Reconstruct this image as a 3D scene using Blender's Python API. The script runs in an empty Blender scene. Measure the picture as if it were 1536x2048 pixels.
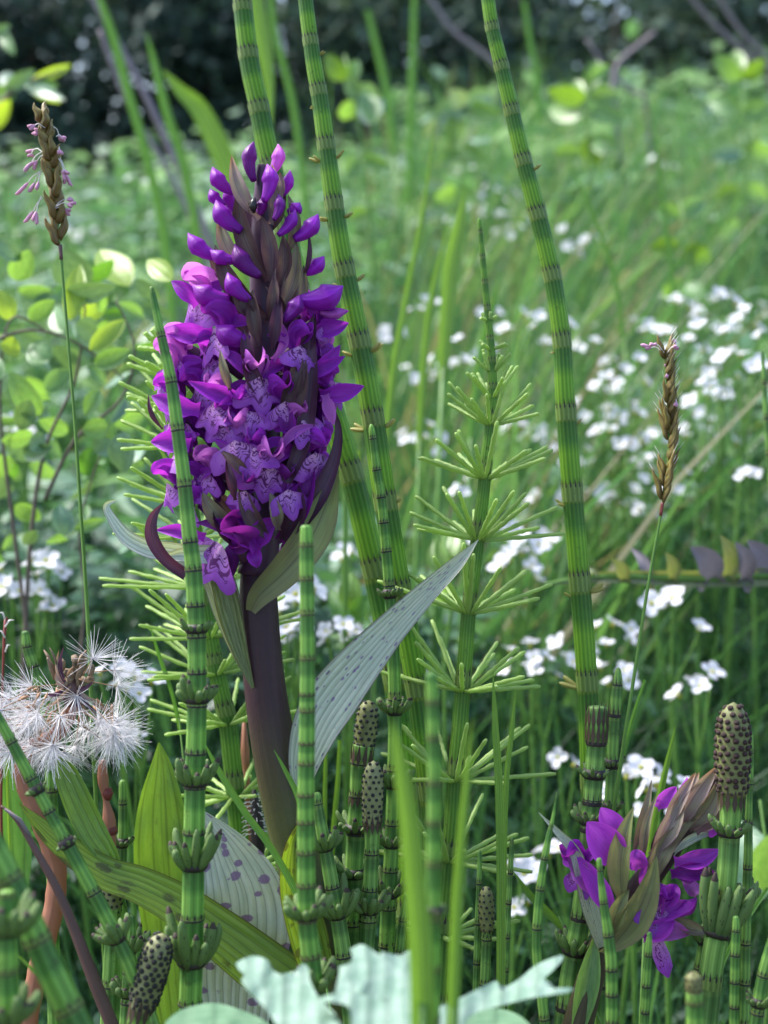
import bpy, math, random
import numpy as np
from mathutils import Vector, Matrix
random.seed(7); np.random.seed(7)
PI = math.pi
sc = bpy.context.scene
COL = sc.collection
# ------------------------------------------------------------------ camera, sky, sun
F_PX = 2813.0; CAM_H = 0.32; PITCH = math.radians(8.0)
cam_d = bpy.data.cameras.new('camera'); cam = bpy.data.objects.new('camera', cam_d); COL.objects.link(cam)
cam.location = (0, 0, CAM_H); cam.rotation_euler = (PI/2 - PITCH, 0, 0)
cam_d.sensor_fit = 'VERTICAL'; cam_d.sensor_height = 36.0; cam_d.lens = 36.0*F_PX/2048.0
cam_d.clip_start = 0.01; cam_d.clip_end = 2000
cam_d.dof.use_dof = True; cam_d.dof.focus_distance = 0.298; cam_d.dof.aperture_fstop = cam_d.lens/2.9
sc.camera = cam
world = bpy.data.worlds.new('World'); sc.world = world; world.use_nodes = True
SUN_EL, SUN_AZ = math.radians(54), math.radians(-62)      # azimuth from +Y towards +X
wn = world.node_tree; wn.nodes.clear()
sky = wn.nodes.new('ShaderNodeTexSky'); sky.sky_type = 'NISHITA'; sky.sun_disc = False
sky.sun_elevation = SUN_EL; sky.sun_rotation = SUN_AZ
sky.air_density = 1.0; sky.dust_density = 2.5; sky.ozone_density = 1.0
bg = wn.nodes.new('ShaderNodeBackground'); bg.inputs[1].default_value = 0.115
wo = wn.nodes.new('ShaderNodeOutputWorld')
wn.links.new(sky.outputs[0], bg.inputs[0]); wn.links.new(bg.outputs[0], wo.inputs[0])
sl = bpy.data.lights.new('sun', 'SUN'); sun = bpy.data.objects.new('sun', sl); COL.objects.link(sun)
sl.energy = 2.3; sl.angle = math.radians(11); sl.color = (1.0, 0.98, 0.95)
sd = Vector((math.sin(SUN_AZ)*math.cos(SUN_EL), math.cos(SUN_AZ)*math.cos(SUN_EL), math.sin(SUN_EL)))
sun.rotation_euler = sd.to_track_quat('Z', 'Y').to_euler(); sun.location = (0, 2, 6)
sc.view_settings.view_transform = 'Standard'; sc.view_settings.look = 'None'
sc.view_settings.gamma = 1; sc.view_settings.use_curve_mapping = False
sc.view_settings.exposure = 1.85
sc.cycles.max_bounces = 8; sc.cycles.transparent_max_bounces = 4
sc.cycles.diffuse_bounces = 4; sc.cycles.transmission_bounces = 4
sc.cycles.use_denoising = True
# ------------------------------------------------------------------ helpers
FWD = Vector((0, math.cos(PITCH), -math.sin(PITCH))); UP = Vector((0, math.sin(PITCH), math.cos(PITCH)))
RT = Vector((1, 0, 0)); CAM = Vector((0, 0, CAM_H))
def P(px, py, d):
    return CAM + d*(FWD + RT*((px-768)/F_PX) + UP*((1024-py)/F_PX))
def gz(x, y):
    s = max(0.0, y-0.7)
    return 0.085*s + 0.02*math.sin(3.1*x+1.0)*min(1, s) + (0.35*(y-6.0) if y > 6.0 else 0.0)*0.25
def cr(pts, n=6):
    """Catmull-Rom through tuples of any size"""
    pts = [tuple(p) for p in pts]
    if len(pts) < 3: n = max(n, 6)
    out = []
    m = len(pts)
    for i in range(m-1):
        p0 = pts[max(0, i-1)]; p1 = pts[i]; p2 = pts[i+1]; p3 = pts[min(m-1, i+2)]
        for k in range(n):
            t = k/n
            out.append(tuple(0.5*((2*b)+(-a+c)*t+(2*a-5*b+4*c-e)*t*t+(-a+3*b-3*c+e)*t**3) for a, b, c, e in zip(p0, p1, p2, p3)))
    out.append(pts[-1]); return out
def ip(x, xs, ys):
    if x <= xs[0]: return ys[0]
    for i in range(len(xs)-1):
        if x <= xs[i+1]:
            t = (x-xs[i])/max(1e-9, xs[i+1]-xs[i]); return ys[i]*(1-t)+ys[i+1]*t
    return ys[-1]
class MB:
    def __init__(s): s.v = []; s.f = []; s.uv = []; s.m = []
    def mesh(s, name, mats, org=Vector((0, 0, 0)), smooth=True):
        me = bpy.data.meshes.new(name)
        me.from_pydata([(a[0]-org[0], a[1]-org[1], a[2]-org[2]) for a in s.v], [], s.f)
        uvl = me.uv_layers.new(name='UVMap')
        li = np.empty(len(me.loops), dtype=np.int32); me.loops.foreach_get('vertex_index', li)
        uvl.data.foreach_set('uv', np.array(s.uv, dtype=np.float32)[li].ravel())
        if not isinstance(mats, (list, tuple)): mats = [mats]
        for m in mats: me.materials.append(m)
        if any(s.m): me.polygons.foreach_set('material_index', s.m)
        if smooth: me.polygons.foreach_set('use_smooth', [True]*len(me.polygons))
        me.update(); return me
    def quad(s, a, b, c, d, m=0): s.f.append((a, b, c, d)); s.m.append(m)
    def tri(s, a, b, c, m=0): s.f.append((a, b, c)); s.m.append(m)
ORG = {}
def link(name, data, parent=None):
    o = bpy.data.objects.new(name, data); COL.objects.link(o)
    if parent is not None: o.parent = parent
    return o
def thing(name, label, cat, loc, group=None):
    o = link(name, None); o.location = loc; o.empty_display_size = 0.01
    o['label'] = label; o['category'] = cat
    if group: o['group'] = group
    ORG[o.name] = Vector(loc); return o
def part(name, mb, mats, parent, label=None, kind=None, smooth=True):
    org = ORG[parent.name]
    o = link(name, mb.mesh(name, mats, org, smooth), parent); ORG[o.name] = org
    if label: o['label'] = label
    if kind: o['kind'] = kind
    return o
def inst(name, mesh, mw, parent):
    """shared mesh placed by a world matrix under a parent that has only a translation"""
    o = link(name, mesh, parent); org = ORG[parent.name]
    o.matrix_local = Matrix.Translation(-org) @ mw; ORG[o.name] = None
    return o
def single(name, mb, mats, label, cat, group=None, kind=None, loc=None):
    loc = Vector(loc) if loc is not None else Vector(mb.v[-1])
    o = link(name, mb.mesh(name, mats, loc)); o.location = loc
    o['label'] = label; o['category'] = cat
    if group: o['group'] = group
    if kind: o['kind'] = kind
    return o
def basis(x, y, z, loc=(0, 0, 0), s=1.0):
    m = Matrix((x, y, z)).transposed()*s if False else Matrix(((x[0]*s, y[0]*s, z[0]*s, loc[0]), (x[1]*s, y[1]*s, z[1]*s, loc[1]), (x[2]*s, y[2]*s, z[2]*s, loc[2]), (0, 0, 0, 1)))
    return m
def perp(t):
    a = Vector((0, 0, 1)) if abs(t.z) < 0.9 else Vector((1, 0, 0))
    x = t.cross(a).normalized(); return x, t.cross(x).normalized()
def tube(mb, pts, rad, sides=8, vs=None, ridge=0.0, cap=True, m=0, flat=1.0):
    pts = [Vector(p) for p in pts]; n = len(pts); base = len(mb.v)
    if vs is None:
        vs = [0.0]
        for i in range(1, n): vs.append(vs[-1]+(pts[i]-pts[i-1]).length)
    x = None
    for i in range(n):
        t = (pts[min(n-1, i+1)]-pts[max(0, i-1)])
        if t.length < 1e-9: t = Vector((0, 0, 1))
        t.normalize()
        if x is None: x, y = perp(t)
        else:
            x = (x-t*x.dot(t)).normalized(); y = t.cross(x)
        for k in range(sides+1):
            a = 2*PI*(k % sides)/sides; r = rad[i]*(1+(ridge if k % 2 == 0 else -ridge))
            p = pts[i]+x*(math.cos(a)*r)+y*(math.sin(a)*r*flat)
            mb.v.append((p.x, p.y, p.z)); mb.uv.append((k/sides, vs[i]))
    w = sides+1
    for i in range(n-1):
        for k in range(sides):
            a = base+i*w+k; mb.quad(a, a+1, a+w+1, a+w, m)
    if cap:
        for i in (0, n-1):
            if rad[i] > 1e-6:
                c = len(mb.v); mb.v.append(tuple(pts[i])); mb.uv.append((0.5, vs[i]))
                for k in range(sides):
                    a = base+i*w+k
                    mb.tri(c, a+1, a, m) if i == 0 else mb.tri(c, a, a+1, m)
def blade(mb, pts, wid, tilt=0.0, nu=6, cup=0.15, wave=0.0, wf=5, view=None, m=0, twist=0.0, normal=None):
    """pts world points, wid full widths in metres; tilt rotates about the midrib; cup lifts the margins towards the normal"""
    pts = [Vector(p) for p in pts]; n = len(pts); base = len(mb.v); L = 0.0; tot = sum((pts[i+1]-pts[i]).length for i in range(n-1))
    lastside = None
    for i in range(n):
        t = (pts[min(n-1, i+1)]-pts[max(0, i-1)]).normalized()
        nv = Vector(normal) if normal is not None else (CAM-pts[i]).normalized() if view is None else view
        side = t.cross(nv)
        if side.length < 1e-4: side = lastside or perp(t)[0]
        side.normalize(); nn = side.cross(t).normalized()
        if lastside is not None and side.dot(lastside) < 0 and normal is None: pass
        lastside = side
        a = tilt+twist*i/(n-1)
        s2 = side*math.cos(a)+nn*math.sin(a); n2 = nn*math.cos(a)-side*math.sin(a)
        if i: L += (pts[i]-pts[i-1]).length
        for k in range(nu+1):
            u = k/nu*2-1
            p = pts[i]+s2*(u*wid[i]/2)+n2*(wid[i]*0.5*cup*(u*u))
            if wave: p += n2*(wave*wid[i]*abs(u)*math.sin(wf*2*PI*i/n+(1.3 if u > 0 else 0)))
            mb.v.append(tuple(p)); mb.uv.append((k/nu, L/max(tot, 1e-9)))
    w = nu+1
    for i in range(n-1):
        for k in range(nu):
            a = base+i*w+k; mb.quad(a, a+1, a+w+1, a+w, m)
# ------------------------------------------------------------------ materials
class NT:
    def __init__(s, name):
        s.mat = bpy.data.materials.new(name); s.mat.use_nodes = True; s.t = s.mat.node_tree; s.t.nodes.clear()
    def n(s, typ, ins=None, **kw):
        nd = s.t.nodes.new('ShaderNode'+typ)
        for k, v in kw.items(): setattr(nd, k, v)
        for k, v in (ins or {}).items():
            if isinstance(v, bpy.types.NodeSocket): s.t.links.new(v, nd.inputs[k])
            else: nd.inputs[k].default_value = v
        return nd
    def math(s, op, a, b=0.0, c=None):
        i = {0: a, 1: b}
        if c is not None: i[2] = c
        return s.n('Math', i, operation=op).outputs[0]
    def mix(s, f, a, b, typ='MIX'):
        a = (*a, 1) if isinstance(a, tuple) and len(a) == 3 else a; b = (*b, 1) if isinstance(b, tuple) and len(b) == 3 else b
        nd = s.n('Mix', {0: f, 6: a, 7: b}, data_type='RGBA', blend_type=typ); return nd.outputs[2]
    def ramp(s, f, stops, interp='LINEAR'):
        nd = s.n('ValToRGB', {0: f}); cr_ = nd.color_ramp; cr_.interpolation = interp
        while len(cr_.elements) > 1: cr_.elements.remove(cr_.elements[-1])
        for i, (p, c) in enumerate(stops):
            e = cr_.elements[0] if i == 0 else cr_.elements.new(p)
            e.position = p; e.color = (*c, 1) if len(c) == 3 else c
        return nd.outputs[0]
    def noise(s, scale, vec=None, detail=3, rough=0.55, dist=0.0, dim='3D'):
        i = {'Scale': scale, 'Detail': detail, 'Roughness': rough, 'Distortion': dist}
        if vec is not None: i['Vector'] = vec
        return s.n('TexNoise', i, noise_dimensions=dim).outputs[0]
    def uv(s):
        tc = s.n('TexCoord'); sp = s.n('SeparateXYZ', {0: tc.outputs['UV']}); return sp.outputs[0], sp.outputs[1]
    def obj(s): return s.n('TexCoord').outputs['Object']
    def finish(s, col, rough=0.5, trans=0.0, tcol=None, bump=None, bstr=0.3, bdist=0.001, spec=0.5, sheen=0.0, coat=0.0, sss=0.0):
        i = {'Roughness': rough, 'Specular IOR Level': spec}
        i['Base Color'] = (*col, 1) if isinstance(col, tuple) else col
        if coat: i['Coat Weight'] = coat; i['Coat Roughness'] = 0.35
        if sheen: i['Sheen Weight'] = sheen
        if bump is not None:
            b = s.n('Bump', {'Height': bump, 'Strength': bstr, 'Distance': bdist}).outputs[0]; i['Normal'] = b
        pr = s.n('BsdfPrincipled', i).outputs[0]
        if trans:
            tc = tcol if tcol is not None else col
            tr = s.n('BsdfTranslucent', {0: (*tc, 1) if isinstance(tc, tuple) else tc}).outputs[0]
            pr = s.n('MixShader', {0: trans, 1: pr, 2: tr}).outputs[0]
        o = s.n('OutputMaterial'); s.t.links.new(pr, o.inputs[0]); return s.mat
def sc3(c, k): return tuple(min(1, a*k) for a in c)
def mat_plain(name, c, rough=0.5, trans=0.0, tk=1.8, var=0.35, scale=150, spec=0.5, coat=0.0, tcol=None):
    t = NT(name); nz = t.noise(scale, t.obj(), 4); 
    col = t.mix(nz, sc3(c, 1-var), sc3(c, 1+var))
    tc = t.mix(nz, sc3(tcol or c, tk*(1-var)), sc3(tcol or c, tk*(1+var))) if trans else None
    return t.finish(col, rough, trans, tc, bump=nz, bstr=0.25, bdist=0.0004, spec=spec, coat=coat)
def mat_stem(name, dark, light, olive, ridges=16, trans=0.22, sheath=0.20, tk=2.0, rough=0.42):
    """jointed stem: v counts joints downwards from the teeth, u runs round"""
    t = NT(name); u, v = t.uv()
    fr = t.math('FRACT', v)
    along = t.ramp(fr, [(0, olive), (sheath, olive), (sheath+0.03, sc3(dark, 0.8)), (0.46, dark), (0.62, light), (0.97, sc3(light, 0.95)), (1.0, olive)])
    st = t.math('SINE', t.math('MULTIPLY', u, 2*PI*ridges))
    lines = t.ramp(t.math('MULTIPLY_ADD', st, 0.5, 0.5), [(0.0, (0.70,)*3), (0.15, (0.95,)*3), (0.78, (1.0,)*3), (1.0, (1.5, 1.35, 1.5))])
    nz = t.noise(260, t.obj(), 4)
    nz2 = t.noise(45, t.obj(), 3); sc_ = t.ramp(t.noise(420, t.obj(), 5, 0.7), [(0.60, (0,)*3), (0.66, (1,)*3)])
    col = t.mix(1.0, along, lines, 'MULTIPLY')
    col = t.mix(t.math('MULTIPLY', nz, 0.5), col, t.mix(1.0, col, (1.35, 1.25, 1.5), 'MULTIPLY'))
    col = t.mix(t.math('MULTIPLY', nz2, 0.5), col, t.mix(1.0, col, (0.6, 0.7, 0.8), 'MULTIPLY'))
    col = t.mix(t.math('MULTIPLY', sc_, 0.45), col, (0.05, 0.05, 0.02))
    tc = t.mix(1.0, col, (tk, tk*1.15, tk*0.5), 'MULTIPLY')
    return t.finish(col, rough, trans, tc, bump=st, bstr=0.22, bdist=0.0003, spec=0.3)
M = {}
M['stem_tall'] = mat_stem('tall_stem', (0.075, 0.19, 0.03), (0.165, 0.32, 0.03), (0.14, 0.21, 0.03), trans=0.3)
M['stem_branch'] = mat_stem('branched_stem', (0.10, 0.22, 0.035), (0.15, 0.29, 0.04), (0.15, 0.21, 0.04), trans=0.3, sheath=0.13)
M['stem_front'] = mat_stem('front_stem', (0.09, 0.215, 0.045), (0.19, 0.36, 0.07), (0.12, 0.22, 0.05), ridges=8, trans=0.25, sheath=0.12)
M['stem_cone'] = mat_stem('cone_stem', (0.09, 0.20, 0.045), (0.18, 0.34, 0.07), (0.11, 0.20, 0.045), ridges=8, trans=0.2, sheath=0.2)
M['tooth'] = mat_plain('sheath_tooth', (0.02, 0.014, 0.012), 0.6, var=0.5)
M['tooth_brown'] = mat_plain('sheath_tooth_brown', (0.05, 0.028, 0.015), 0.6, var=0.5)
M['sheath'] = mat_stem('sheath', (0.14, 0.23, 0.05), (0.15, 0.24, 0.05), (0.15, 0.235, 0.05), ridges=14, trans=0.15)
M['branch'] = mat_plain('branch_green', (0.37, 0.52, 0.16), 0.5, 0.4, 1.4, 0.2, 300)
def mat_bud():
    t = NT('bud_green'); nz = t.noise(600, t.obj(), 4); tc = t.n('TexCoord'); u, v = t.uv()
    vd = t.n('TexVoronoi', {'Vector': t.n('CombineXYZ', {0: t.math('MULTIPLY', u, 8.0), 1: t.math('MULTIPLY', v, 7.0), 2: t.math('MULTIPLY', t.n('ObjectInfo').outputs['Random'], 9)}).outputs[0], 'Scale': 1.0}).outputs['Distance']
    dots = t.ramp(vd, [(0, (1,)*3), (.16, (1,)*3), (.24, (0,)*3)])
    col = t.mix(nz, (0.07, 0.14, 0.03), (0.20, 0.32, 0.09))
    col = t.mix(t.ramp(v, [(0.0, (1,)*3), (0.35, (0,)*3)]), col, (0.05, 0.10, 0.03))
    col = t.mix(t.math('MULTIPLY', dots, .8), col, (0.03, 0.025, 0.02))
    return t.finish(col, 0.5, 0.2, t.mix(1.0, col, (1.6, 1.6, .7), 'MULTIPLY'), bump=nz, bstr=.4, bdist=.0004)
M['bud'] = mat_bud()
M['bud_yellow'] = mat_plain('bud_yellow', (0.38, 0.36, 0.10), 0.5, 0.3, 1.4, 0.3, 300)
M['bud_tip'] = mat_plain('bud_tip', (0.035, 0.02, 0.014), 0.7)
def mat_cone(name, base):
    t = NT(name); nz = t.noise(500, t.obj(), 4)
    return t.finish(t.mix(nz, sc3(base, 0.5), sc3(base, 1.4)), 0.6, bump=nz, bstr=0.5, bdist=0.0005)
M['cone'] = mat_cone('cone_flesh', (0.15, 0.16, 0.05)); M['cone_pale'] = mat_cone('cone_pale', (0.19, 0.20, 0.08))
M['scale'] = mat_cone('cone_scale', (0.032, 0.010, 0.007)); M['scale_dark'] = mat_cone('cone_scale_dark', (0.012, 0.012, 0.012))
# orchid
def mat_petal(name, c, tc, vein=0.5, trans=0.4, edge=1.5):
    t = NT(name); u, v = t.uv(); rnd = t.n('ObjectInfo').outputs['Random']
    vec = t.n('CombineXYZ', {0: t.math('MULTIPLY', u, 9.0), 1: t.math('MULTIPLY', v, 1.2), 2: t.math('MULTIPLY', rnd, 20)}).outputs[0]
    nz = t.noise(1.6, vec, 3)
    col = t.mix(nz, sc3(c, 1-vein), sc3(c, 1+vein))
    ed = t.math('POWER', t.math('ABSOLUTE', t.math('MULTIPLY_ADD', u, 2.0, -1.0)), 6.0)
    col = t.mix(t.math('MULTIPLY', ed, 0.6), col, sc3(c, edge*1.6))
    col = t.mix(t.math('MULTIPLY', rnd, 0.35), col, (c[0]*1.5, c[1]*1.5, c[2]*1.0))
    fine = t.noise(900, t.obj(), 3)
    return t.finish(col, 0.42, trans, t.mix(nz, sc3(tc, 0.7), sc3(tc, 1.15)), bump=t.math('ADD', nz, t.math('MULTIPLY', fine, 0.3)), bstr=0.5, bdist=0.0006, spec=0.3)
M['petal'] = mat_petal('petal_purple', (0.22, 0.018, 0.38), (0.62, 0.05, 0.70), 0.65)
M['petal_deep'] = mat_petal('petal_deep', (0.13, 0.010, 0.21), (0.45, 0.03, 0.42), 0.6, 0.3)
M['petal_bright'] = mat_petal('petal_bright', (0.36, 0.045, 0.52), (0.8, 0.12, 0.8), 0.45, 0.4)
M['petal_pale'] = mat_petal('petal_lilac', (0.40, 0.10, 0.52), (0.85, 0.25, 0.80), 0.35, 0.45)
def mat_lip():
    t = NT('lip_marked'); u, v = t.uv(); rnd = t.n('ObjectInfo').outputs['Random']
    x = t.math('MULTIPLY', t.math('ABSOLUTE', t.math('SUBTRACT', u, 0.5)), 2.0)
    vec = t.n('CombineXYZ', {0: t.math('MULTIPLY', u, 5.5), 1: t.math('MULTIPLY', v, 4.2), 2: t.math('MULTIPLY', rnd, 30)}).outputs[0]
    nz = t.noise(0.95, vec, 1.0, 0.4, 1.1)
    ln = t.math('ABSOLUTE', t.math('SUBTRACT', t.math('FRACT', t.math('MULTIPLY', nz, 3.6)), 0.5))
    ln = t.ramp(ln, [(0.0, (1, 1, 1)), (0.10, (1, 1, 1)), (0.16, (0, 0, 0))])
    dots = t.n('TexVoronoi', {'Vector': vec, 'Scale': 2.6}).outputs['Distance']
    dots = t.ramp(dots, [(0.0, (1, 1, 1)), (0.17, (1, 1, 1)), (0.24, (0, 0, 0))])
    mk = t.math('MAXIMUM', ln, dots)
    zone = t.ramp(v, [(0.0, (0.5,)*3), (0.1, (1, 1, 1)), (0.72, (1, 1, 1)), (0.86, (0, 0, 0))])
    zone = t.math('MULTIPLY', zone, t.ramp(x, [(0, (1, 1, 1)), (0.62, (1, 1, 1)), (0.82, (0, 0, 0))]))
    base = t.ramp(v, [(0.0, (0.70, 0.38, 0.62)), (0.35, (0.54, 0.22, 0.66)), (0.75, (0.36, 0.08, 0.56)), (1.0, (0.28, 0.04, 0.44))])
    fine = t.noise(700, t.obj(), 3)
    base = t.mix(fine, t.mix(1.0, base, (0.75,)*3, 'MULTIPLY'), t.mix(1.0, base, (1.2,)*3, 'MULTIPLY'))
    col = t.mix(t.math('MULTIPLY', mk, zone), base, (0.12, 0.004, 0.15))
    return t.finish(col, 0.45, 0.3, t.mix(1.0, col, (1.5, 0.8, 1.2), 'MULTIPLY'), bump=fine, bstr=0.3, bdist=0.0005)
M['lip'] = mat_lip()
def mat_bract(name, a, b, tk=1.6, trans=0.25, tipc=None):
    t = NT(name); u, v = t.uv(); rnd = t.n('ObjectInfo').outputs['Random']
    vec = t.n('CombineXYZ', {0: t.math('MULTIPLY', u, 10.0), 1: t.math('MULTIPLY', v, 1.0), 2: t.math('MULTIPLY', rnd, 20)}).outputs[0]
    nz = t.noise(1.5, vec, 3); big = t.noise(2.0, t.n('CombineXYZ', {0: u, 1: t.math('MULTIPLY', v, 2), 2: t.math('MULTIPLY', rnd, 50)}).outputs[0], 2)
    f = t.ramp(t.math('ADD', t.math('MULTIPLY', nz, 0.6), t.math('MULTIPLY', big, 0.5)), [(0.35, (0, 0, 0)), (0.75, (1, 1, 1))])
    col = t.mix(f, a, b)
    ed = t.math('POWER', t.math('ABSOLUTE', t.math('MULTIPLY_ADD', u, 2.0, -1.0)), 8.0)
    col = t.mix(t.math('MULTIPLY', ed, 0.7), col, sc3(a, 0.8))
    col = t.mix(t.ramp(v, [(0.0, (0.7,)*3), (0.5, (0.05,)*3), (1, (0,)*3)]), col, sc3(a, 0.75))
    md = t.ramp(t.math('ABSOLUTE', t.math('SUBTRACT', u, 0.5)), [(0.0, (0.6,)*3), (0.05, (0,)*3)]); col = t.mix(md, col, sc3(a, 0.45))
    if tipc: col = t.mix(t.ramp(v, [(0.72, (0, 0, 0)), (1, (1, 1, 1))]), col, tipc)
    return t.finish(col, 0.45, trans, t.mix(1.0, col, (tk*1.2, tk, tk*0.7), 'MULTIPLY'), bump=nz, bstr=0.35, bdist=0.0006)
M['bract'] = mat_bract('bract_purple_olive', (0.070, 0.025, 0.060), (0.16, 0.115, 0.075))
M['bract_olive'] = mat_bract('bract_olive', (0.17, 0.10, 0.12), (0.27, 0.30, 0.14))
M['bract_green'] = mat_bract('bract_green', (0.17, 0.16, 0.09), (0.27, 0.35, 0.11), 1.8, 0.3)
M['bract_purple'] = mat_bract('bract_purple', (0.06, 0.018, 0.055), (0.10, 0.04, 0.075))
M['bract_tan'] = mat_bract('bract_tan', (0.24, 0.14, 0.20), (0.34, 0.34, 0.20), tipc=(0.34, 0.18, 0.09))
def mat_leaf(name, c1, c2, veins=9, trans=0.35, tcol=(1.7, 1.6, 0.5), spots=None, rough=0.42, coat=0.15, streak=0.35, rim=None, dry=None):
    t = NT(name); u, v = t.uv()
    wob = t.noise(3.0, t.n('CombineXYZ', {0: u, 1: v}).outputs[0], 2)
    st = t.math('SINE', t.math('MULTIPLY', t.math('ADD', u, t.math('MULTIPLY', wob, 0.06)), 2*PI*veins))
    vec = t.n('CombineXYZ', {0: t.math('MULTIPLY', u, 7.0), 1: t.math('MULTIPLY', v, 6.0)}).outputs[0]
    nz = t.noise(1.3, vec, 5); fine = t.noise(900, t.obj(), 3)
    cell = t.n('TexVoronoi', {'Vector': t.obj(), 'Scale': 1500.0}).outputs['Distance']
    col = t.mix(t.ramp(nz, [(0.3, (0, 0, 0)), (0.7, (1, 1, 1))]), c1, c2)
    vl = t.ramp(t.math('MULTIPLY_ADD', st, 0.5, 0.5), [(0.0, (1-streak,)*3), (0.12, (1,)*3), (1, (1.08,)*3)])
    col = t.mix(1.0, col, vl, 'MULTIPLY')
    mid = t.ramp(t.math('ABSOLUTE', t.math('SUBTRACT', u, 0.5)), [(0.0, (1,)*3), (0.022, (0,)*3)])
    col = t.mix(t.math('MULTIPLY', mid, 0.5), col, sc3(c1, 0.6))
    col = t.mix(t.math('MULTIPLY', fine, 0.3), col, t.mix(1.0, col, (1.4, 1.4, 1.4), 'MULTIPLY'))
    if spots:
        kx, ky, r, rnd_, scol = spots
        v2 = t.n('CombineXYZ', {0: t.math('MULTIPLY', u, kx), 1: t.math('MULTIPLY', v, ky)}).outputs[0]
        vd = t.n('TexVoronoi', {'Vector': v2, 'Scale': 1.0, 'Randomness': rnd_}); 
        rr = t.n('SeparateColor', {0: vd.outputs['Color']}).outputs[0]
        dd = t.math('ADD', vd.outputs['Distance'], t.math('MULTIPLY', t.math('SUBTRACT', t.noise(9, v2, 3), 0.5), 0.22))
        dd = t.math('ADD', dd, t.math('MULTIPLY', rr, 0.20))
        sp = t.ramp(dd, [(0, (1,)*3), (r, (1,)*3), (r+0.07, (0,)*3)])
        col = t.mix(t.math('MULTIPLY', sp, 0.85), col, scol)
    if rim:
        ed = t.math('POWER', t.math('ABSOLUTE', t.math('MULTIPLY_ADD', u, 2.0, -1.0)), 22.0)
        col = t.mix(ed, col, rim)
    if dry: 
        col = t.mix(t.ramp(t.noise(4.0, vec, 4), [(0.60, (0,)*3), (0.68, (1,)*3)]), col, dry)
    hgt = t.math('ADD', t.math('MULTIPLY', st, 0.6), t.math('MULTIPLY', cell, 0.35))
    return t.finish(col, rough, trans, t.mix(1.0, col, tcol, 'MULTIPLY'), bump=hgt, bstr=0.35, bdist=0.0005, coat=coat)
SIL = ((0.29, 0.34, 0.25), (0.42, 0.46, 0.36))
M['leaf_silver_dots'] = mat_leaf('leaf_silver_dots', *SIL, veins=9, trans=0.12, spots=(10, 30, 0.24, 1.0, (0.13, 0.07, 0.18)), rim=(0.05, 0.02, 0.05))
M['leaf_silver_spots'] = mat_leaf('leaf_silver_spots', (0.30, 0.36, 0.33), (0.42, 0.46, 0.44), veins=10, trans=0.12, spots=(4.2, 19.0, 0.36, 1.0, (0.15, 0.07, 0.24)))
M['leaf_silver'] = mat_leaf('leaf_silver', (0.36, 0.44, 0.39), (0.50, 0.57, 0.52), veins=4, trans=0.15, rim=(0.10, 0.05, 0.08))
M['leaf_yellowgreen'] = mat_leaf('leaf_yellowgreen', (0.13, 0.23, 0.03), (0.20, 0.31, 0.04), veins=7, trans=0.40, spots=(2.2, 11, 0.36, 0.9, (0.07, 0.08, 0.025)), rim=(0.06, 0.03, 0.03))
M['leaf_sheath'] = mat_leaf('leaf_sheath', (0.10, 0.12, 0.04), (0.17, 0.22, 0.08), veins=6, trans=0.25, rim=(0.06, 0.02, 0.04))
M['leaf_dock'] = mat_leaf('leaf_dock', (0.10, 0.20, 0.035), (0.14, 0.26, 0.05), veins=4, trans=0.35, dry=(0.10, 0.16, 0.04))
M['leaf_pale'] = mat_leaf('leaf_pale', (0.13, 0.23, 0.17), (0.24, 0.33, 0.28), veins=11, trans=0.2, rough=0.5, streak=0.2)
M['grass_bright'] = mat_leaf('grass_bright', (0.11, 0.23, 0.04), (0.16, 0.30, 0.06), veins=4, trans=0.4, coat=0)
M['grass_mid'] = mat_leaf('grass_mid', (0.07, 0.19, 0.04), (0.11, 0.25, 0.06), veins=4, trans=0.4, coat=0)
M['grass_dead'] = mat_leaf('grass_dead', (0.28, 0.22, 0.24), (0.38, 0.32, 0.34), veins=4, trans=0.15, coat=0, tcol=(1, 1, 1))
M['leaf_shrub'] = mat_leaf('leaf_shrub', (0.10, 0.22, 0.08), (0.17, 0.30, 0.12), veins=2, trans=0.4, streak=0.1)
M['leaf_shrub_young'] = mat_leaf('leaf_shrub_young', (0.22, 0.34, 0.05), (0.30, 0.43, 0.07), veins=2, trans=0.45, streak=0.1)
M['leaf_shrub_blue'] = mat_leaf('leaf_shrub_blue', (0.09, 0.19, 0.11), (0.16, 0.27, 0.17), veins=2, trans=0.2, streak=0.1)
M['leaf_thistle'] = mat_leaf('leaf_thistle', (0.13, 0.20, 0.06), (0.20, 0.20, 0.15), veins=2, trans=0.2, streak=0.1)
M['thistle_back'] = mat_plain('thistle_back', (0.17, 0.15, 0.18), 0.6, 0.1)
M['twig'] = mat_plain('twig', (0.11, 0.08, 0.06), 0.7, var=0.5)
M['twig_grey'] = mat_plain('twig_grey', (0.22, 0.18, 0.20), 0.7, var=0.3)
M['stalk_green'] = mat_plain('stalk_green', (0.13, 0.27, 0.05), 0.5, 0.25, 1.6, 0.25, 200)
M['stalk_pink'] = mat_plain('stalk_pink', (0.40, 0.17, 0.10), 0.55, 0.2, 1.3, 0.25, 90)
M['stalk_red'] = mat_plain('stalk_red', (0.20, 0.035, 0.03), 0.5, 0.1, 1.3, 0.5, 120)
M['stalk_brown'] = mat_plain('stalk_brown', (0.11, 0.055, 0.05), 0.55, var=0.4, scale=80)
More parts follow.
